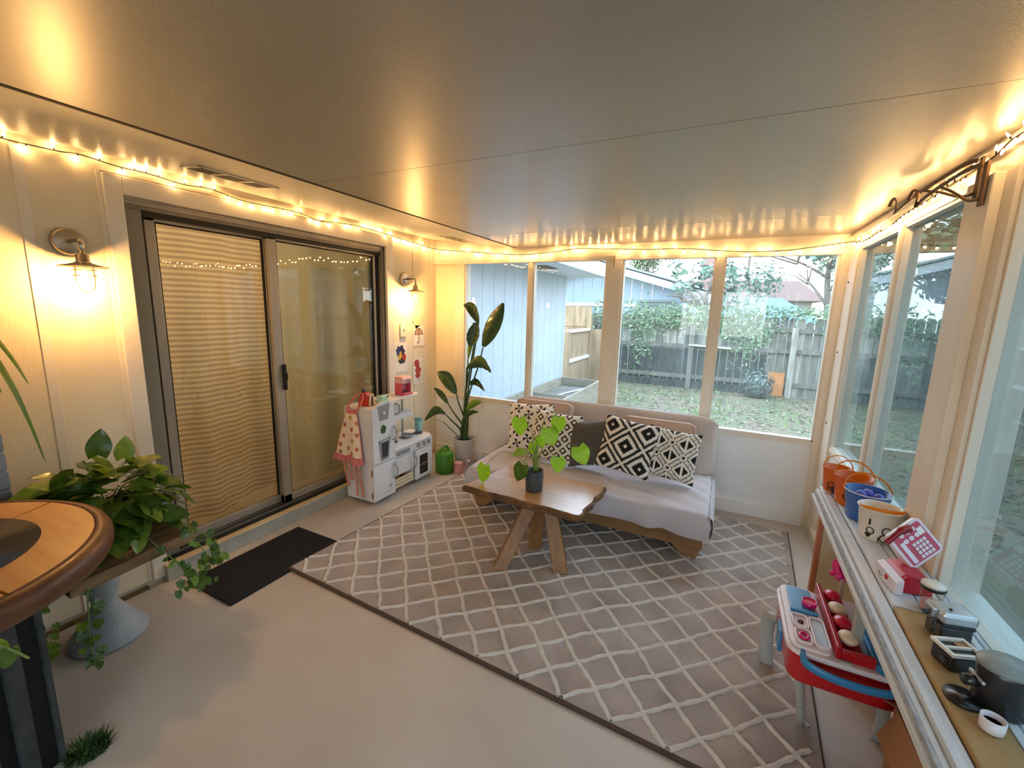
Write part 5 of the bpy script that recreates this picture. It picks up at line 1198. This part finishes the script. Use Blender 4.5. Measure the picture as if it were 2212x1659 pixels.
for i in range(4):
    for j in range(4): MB().box((-.014+.013*i,-.044+.013*j,.0095),(-.004+.013*i,-.034+.013*j,.0135), MQ).build('key', m_rw, cr_, bevel=.001)
for i, j in ((0,0),(1,0),(0,1),(1,1),(2,1),(2,0)): MB().lathe([(.0085,0),(.0085,.002),(.0001,.0025)], 14, MQ @ T(-.022+.021*i, .019+.02*j, .0095) @ Matrix.Diagonal((1,.8,1,1))).build('round_key', m_rw, cr_)
MB().box((.028,.012,.0095),(.048,.034,.0105), MQ).build('display', mat('display_white', '#f4f1ee', .3), cr_)
MB().tube([(.02,.03,.05),(.03,.05,.11)], .012, 8).build('neck', m_rw, cr_)
MB().tube(catmull([(-.06,.0,.13),(-.04,.01,.15),(-.02,.02,.168),(.005,.03,.178)],5), [.009]*10+[.013]*6, 8).build('scanner', m_dr, cr_, smooth=True)
# small appliances
m_si = mat('silver_plastic', '#c9cdd0', .25, .7); m_bp = mat('black_plastic', '#17171a', .35, coat=.3)
t = thing('toy_espresso_machine', 'silver and black toy espresso machine on the bare wood part of the long shelf', 'toy espresso machine', (.612, 1.43, .719), rz=.2)
MB().box((-.035,-.03,0),(.035,.03,.045)).build('base', mat('smoky_plastic', '#4a4649', .4), t, bevel=.005); MB().box((-.037,-.032,.045),(.037,.032,.055)).build('band', m_bp, t, bevel=.003)
MB().box((-.04,-.035,.055),(.04,.035,.085)).build('top', m_si, t, bevel=.008)
MB().tube([(-.04,.0,.07),(-.062,-.004,.066)], .007, 8).build('knob', m_bp, t); MB().tube([(-.035,-.02,.058),(-.055,-.03,.052),(-.06,-.04,.035)], .0045, 6).build('spout', m_bp, t, smooth=True)
MB().box((-.05,-.015,.06),(-.04,.02,.084)).build('front_plate', m_si, t, bevel=.002)
MB().sphere((-.01,-.01,.086), .004, 8, 5).build('button', m_bp, t)
t = thing('toy_jar', 'small clear jar with a white lid and black ring behind the toy espresso machine', 'jar', (.612, 1.545, .719))
MB().lathe([(.0001,.002),(.02,.0),(.024,.01),(.026,.07),(.024,.072)], 20).build('jar', m_clear, t, smooth=True)
MB().lathe([(.0275,.07),(.029,.073),(.029,.078),(.0275,.08)], 20).build('ring', m_bp, t, smooth=True); MB().lathe([(.028,.08),(.027,.086),(.015,.09),(.0001,.091)], 20).build('lid', m_wp, t, smooth=True)
MB().lathe([(.0001,.004),(.019,.004),(.022,.03),(.0001,.031)], 16).build('contents', mat('rosy_contents', '#d9a7b0', .6), t)
t = thing('toy_toaster_open', 'black toy toaster with a white open top between the espresso machine and coffee maker', 'toy toaster', (.588, 1.315, .719), rz=.35)
MB().box((-.035,-.03,0),(.035,.03,.042)).build('body', m_bp, t, bevel=.006)
for lo, hi in (((-.038,-.033,.042),(.038,-.025,.05)),((-.038,.025,.042),(.038,.033,.05)),((-.038,-.025,.042),(-.03,.025,.05)),((.03,-.025,.042),(.038,.025,.05)),((-.03,-.003,.042),(.03,.003,.049))): MB().box(lo,hi).build('white_rim', m_wp, t, bevel=.001)
MB().box((.005,.006,.042),(.026,.02,.046)).build('toast', mat('toast_brown', '#b98556', .7), t)
MB().lathe([(.008,0),(.008,.006)], 12, T(-.035,-.01,.02) @ RY(-pi/2)).build('dial', m_kd, t)
t = thing('toy_coffee_machine', 'black toy coffee machine with a grey lid, beside the small white cup on the shelf', 'toy coffee maker', (.618, 1.20, .719), rz=.15)
MB().lathe([(.046,.0),(.047,.09),(.045,.098)], 28, Matrix.Diagonal((1,.85,1,1))).build('body', m_bp, t, smooth=True, bevel=.002)
MB().lathe([(.05,.098),(.05,.106),(.046,.110),(.0001,.113)], 28, Matrix.Diagonal((1.0,.85,1,1))).build('lid', mat('grey_lid', '#8c9694', .4, col2='#7d8785', nscale=60, bump=.1), t, smooth=True)
MB().tube([(-.044,0,.055),(-.07,-.004,.055)], .012, 10).build('portafilter', m_bp, t, smooth=True); MB().box((-.05,-.022,.06),(-.043,.022,.068)).build('chrome_bar', m_si, t, bevel=.002)
MB().lathe([(.0001,0),(.033,0),(.034,.008),(.0001,.01)], 20, T(-.06,-.0,0)).build('drip_tray', m_bp, t, smooth=True)
t = thing('toy_cup', 'small white toy cup in front of the black toy coffee machine', 'cup', (.575, 1.12, .719))
MB().lathe([(.0001,.002),(.015,0),(.019,.003),(.02,.03),(.0175,.03),(.016,.006),(.0001,.006)], 24).build('cup', mat('white_ceramic', '#ebe6ec', .4), t, smooth=True); MB().lathe([(.0165,.018),(.0001,.018)], 20).build('coffee', mat('cocoa', '#3a211c', .5), t)

# ================================================================== activity table
m_tre = mat('red_tub', '#b9111c', .3, coat=.3); m_tbl = mat('blue_tub', '#2f86bd', .35, coat=.2); m_twh = mat('tray_white', '#ecdfe0', .4); m_tgr = mat('grey_leg_plastic', '#aeb0aa', .45)
at = thing('activity_table', 'red, white and blue toddler activity table beside the long shelf', 'activity table', (.32, 1.63, 0))
MB().prism(rrect(.0,.01,.33,.40,.05), .27, .385).build('tub', m_tre, at, bevel=.02, seg=3)
MB().prism(rrect(-.012,-.002,.34,.412,.055), .385, .405).build('rim', m_twh, at, bevel=.006)
MB().prism(rrect(.0,.012,.125,.40,.03), .405, .418).build('left_tray', m_twh, at, bevel=.005)
MB().prism(rrect(.022,.225,.105,.385,.012), .418, .424).build('blue_insert', m_tbl, at, bevel=.003)
MB().box((.02,.21,.418),(.11,.224,.432)).build('blue_bar', m_tbl, at, bevel=.004)
for x0, y0_, x1, y1_ in ((.02,.115,.068,.195),(.02,.03,.068,.105)):
    a = MB(); 
    a.tube([(x, y, .424) for x, y in rrect(x0,y0_,x1,y1_,.015)], .004, 6, closed=True); a.build('compartment', m_twh, at, smooth=True)
MB().tube([(x, y, .424) for x, y in rrect(.076,.03,.12,.195,.015)], .004, 6, closed=True).build('compartment', m_twh, at, smooth=True)
MB().prism(rrect(.08,.035,.116,.19,.012), .418, .4195).build('compartment_base', mat('pale_blue_tray', '#c6dcea', .4), at)
m_hp = mat('hot_pink', '#e01a7a', .35, coat=.2)
MB().lathe([(.018,.42),(.024,.424),(.026,.445),(.022,.446),(.019,.43)], 20, T(.088,.27,.0)).build('pink_cup', m_hp, at, smooth=True); MB().lathe([(.021,.441),(.0001,.438)], 20, T(.088,.27,0)).build('cup_inside', mat('pink_red', '#e01548', .4), at)
MB().tube([(.045+.013*cos(a), .068+.017*sin(a), .424) for a in [2*pi*k/14 for k in range(14)]], .005, 6, closed=True).build('pink_ring', m_hp, at, smooth=True)
MB().sphere((.046,.155,.42), .011, 8, 5, (1,1.2,.5)).build('maroon_token', mat('maroon_token', '#5a2630', .5), at, smooth=True)
MB().box((.13,.02,.405),(.146,.415,.452)).box((.146,.02,.405),(.24,.04,.44)).build('red_divider', m_tre, at, bevel=.004)
MB().box((.146,.04,.405),(.215,.415,.418)).build('red_tray', m_tre, at)
m_crm = mat('cream_shell', '#f0d9b8', .4); m_prd = mat('pink_shell', '#d8143c', .35, coat=.3)
for k, (y, mm) in enumerate(((.36,m_prd),(.275,m_crm),(.19,m_prd),(.105,m_crm))):
    MB().sphere((.178,y,.44), .036, 14, 8, (.85,1.0,.55), RX(0)).build('shell_cup', mm, at, smooth=True)
MB().box((.19,.11,.41),(.222,.135,.66)).build('grey_post', m_tgr, at, bevel=.004)
MB().prism(rrect(.235,-.0,.33,.23,.03), .405, .428).build('blue_bin', m_tbl, at, bevel=.006); MB().prism(rrect(.26,.03,.31,.05,.008), .428, .4295).build('slot', mat('navy_slot', '#0e3f66', .5), at)
MB().box((.14,.004,.395),(.175,.018,.412)).build('grey_latch', m_tgr, at, bevel=.002)
MB().tube(catmull([(.035,.012,.395),(.045,-.028,.385),(.12,-.045,.375),(.22,-.045,.375),(.285,-.028,.38),(.30,.012,.39)],6), .013, 8, flat=(.7,1.4)).build('blue_handle', m_tbl, at, smooth=True)
MB().box((-.008,.18,.25),(.006,.26,.34)).build('blue_side_panel', m_tbl, at, bevel=.003)
def aleg(pts, w): 
    return MB().tube(catmull(pts,6), w, 10, flat=(.55,1.0)).build('leg', m_tgr, at, smooth=True)
aleg([(.0,.415,.0),(-.015,.41,.1),(-.02,.40,.22),(-.01,.36,.28),(.01,.33,.28)], .028)
aleg([(.095,.16,.0),(.075,.1,.12),(.05,.06,.25),(.05,.05,.29)], .026)
aleg([(.30,.40,.0),(.31,.39,.15),(.30,.36,.29)], .026); aleg([(.34,.2,.0),(.33,.16,.15),(.30,.12,.29)], .02)
oc = thing('pink_octopus_toy', 'hot pink wavy plastic toy standing at the far end of the activity table', 'toy', (.56, 2.13, .05))
ob = MB(); ob.sphere((0,0,.505), .035, 16, 10, (1,1,1.2))
for k in range(7): a = k*.9; ob.tube(catmull([(.02*cos(a),.02*sin(a),.48),(.035*cos(a),.035*sin(a),.455),(.03*cos(a+.5),.03*sin(a+.5),.43),(.042*cos(a+.3),.042*sin(a+.3),.41)],4), .011, 7)
ob.sphere((0,0,.44), .022, 10, 7, (1,1,1.8)); ob.build('body', m_hp, oc, smooth=True)
MB().lathe([(.02,-.05),(.02,-.047),(.008,-.04),(.008,.42)], 12).build('stand', m_tgr, oc)
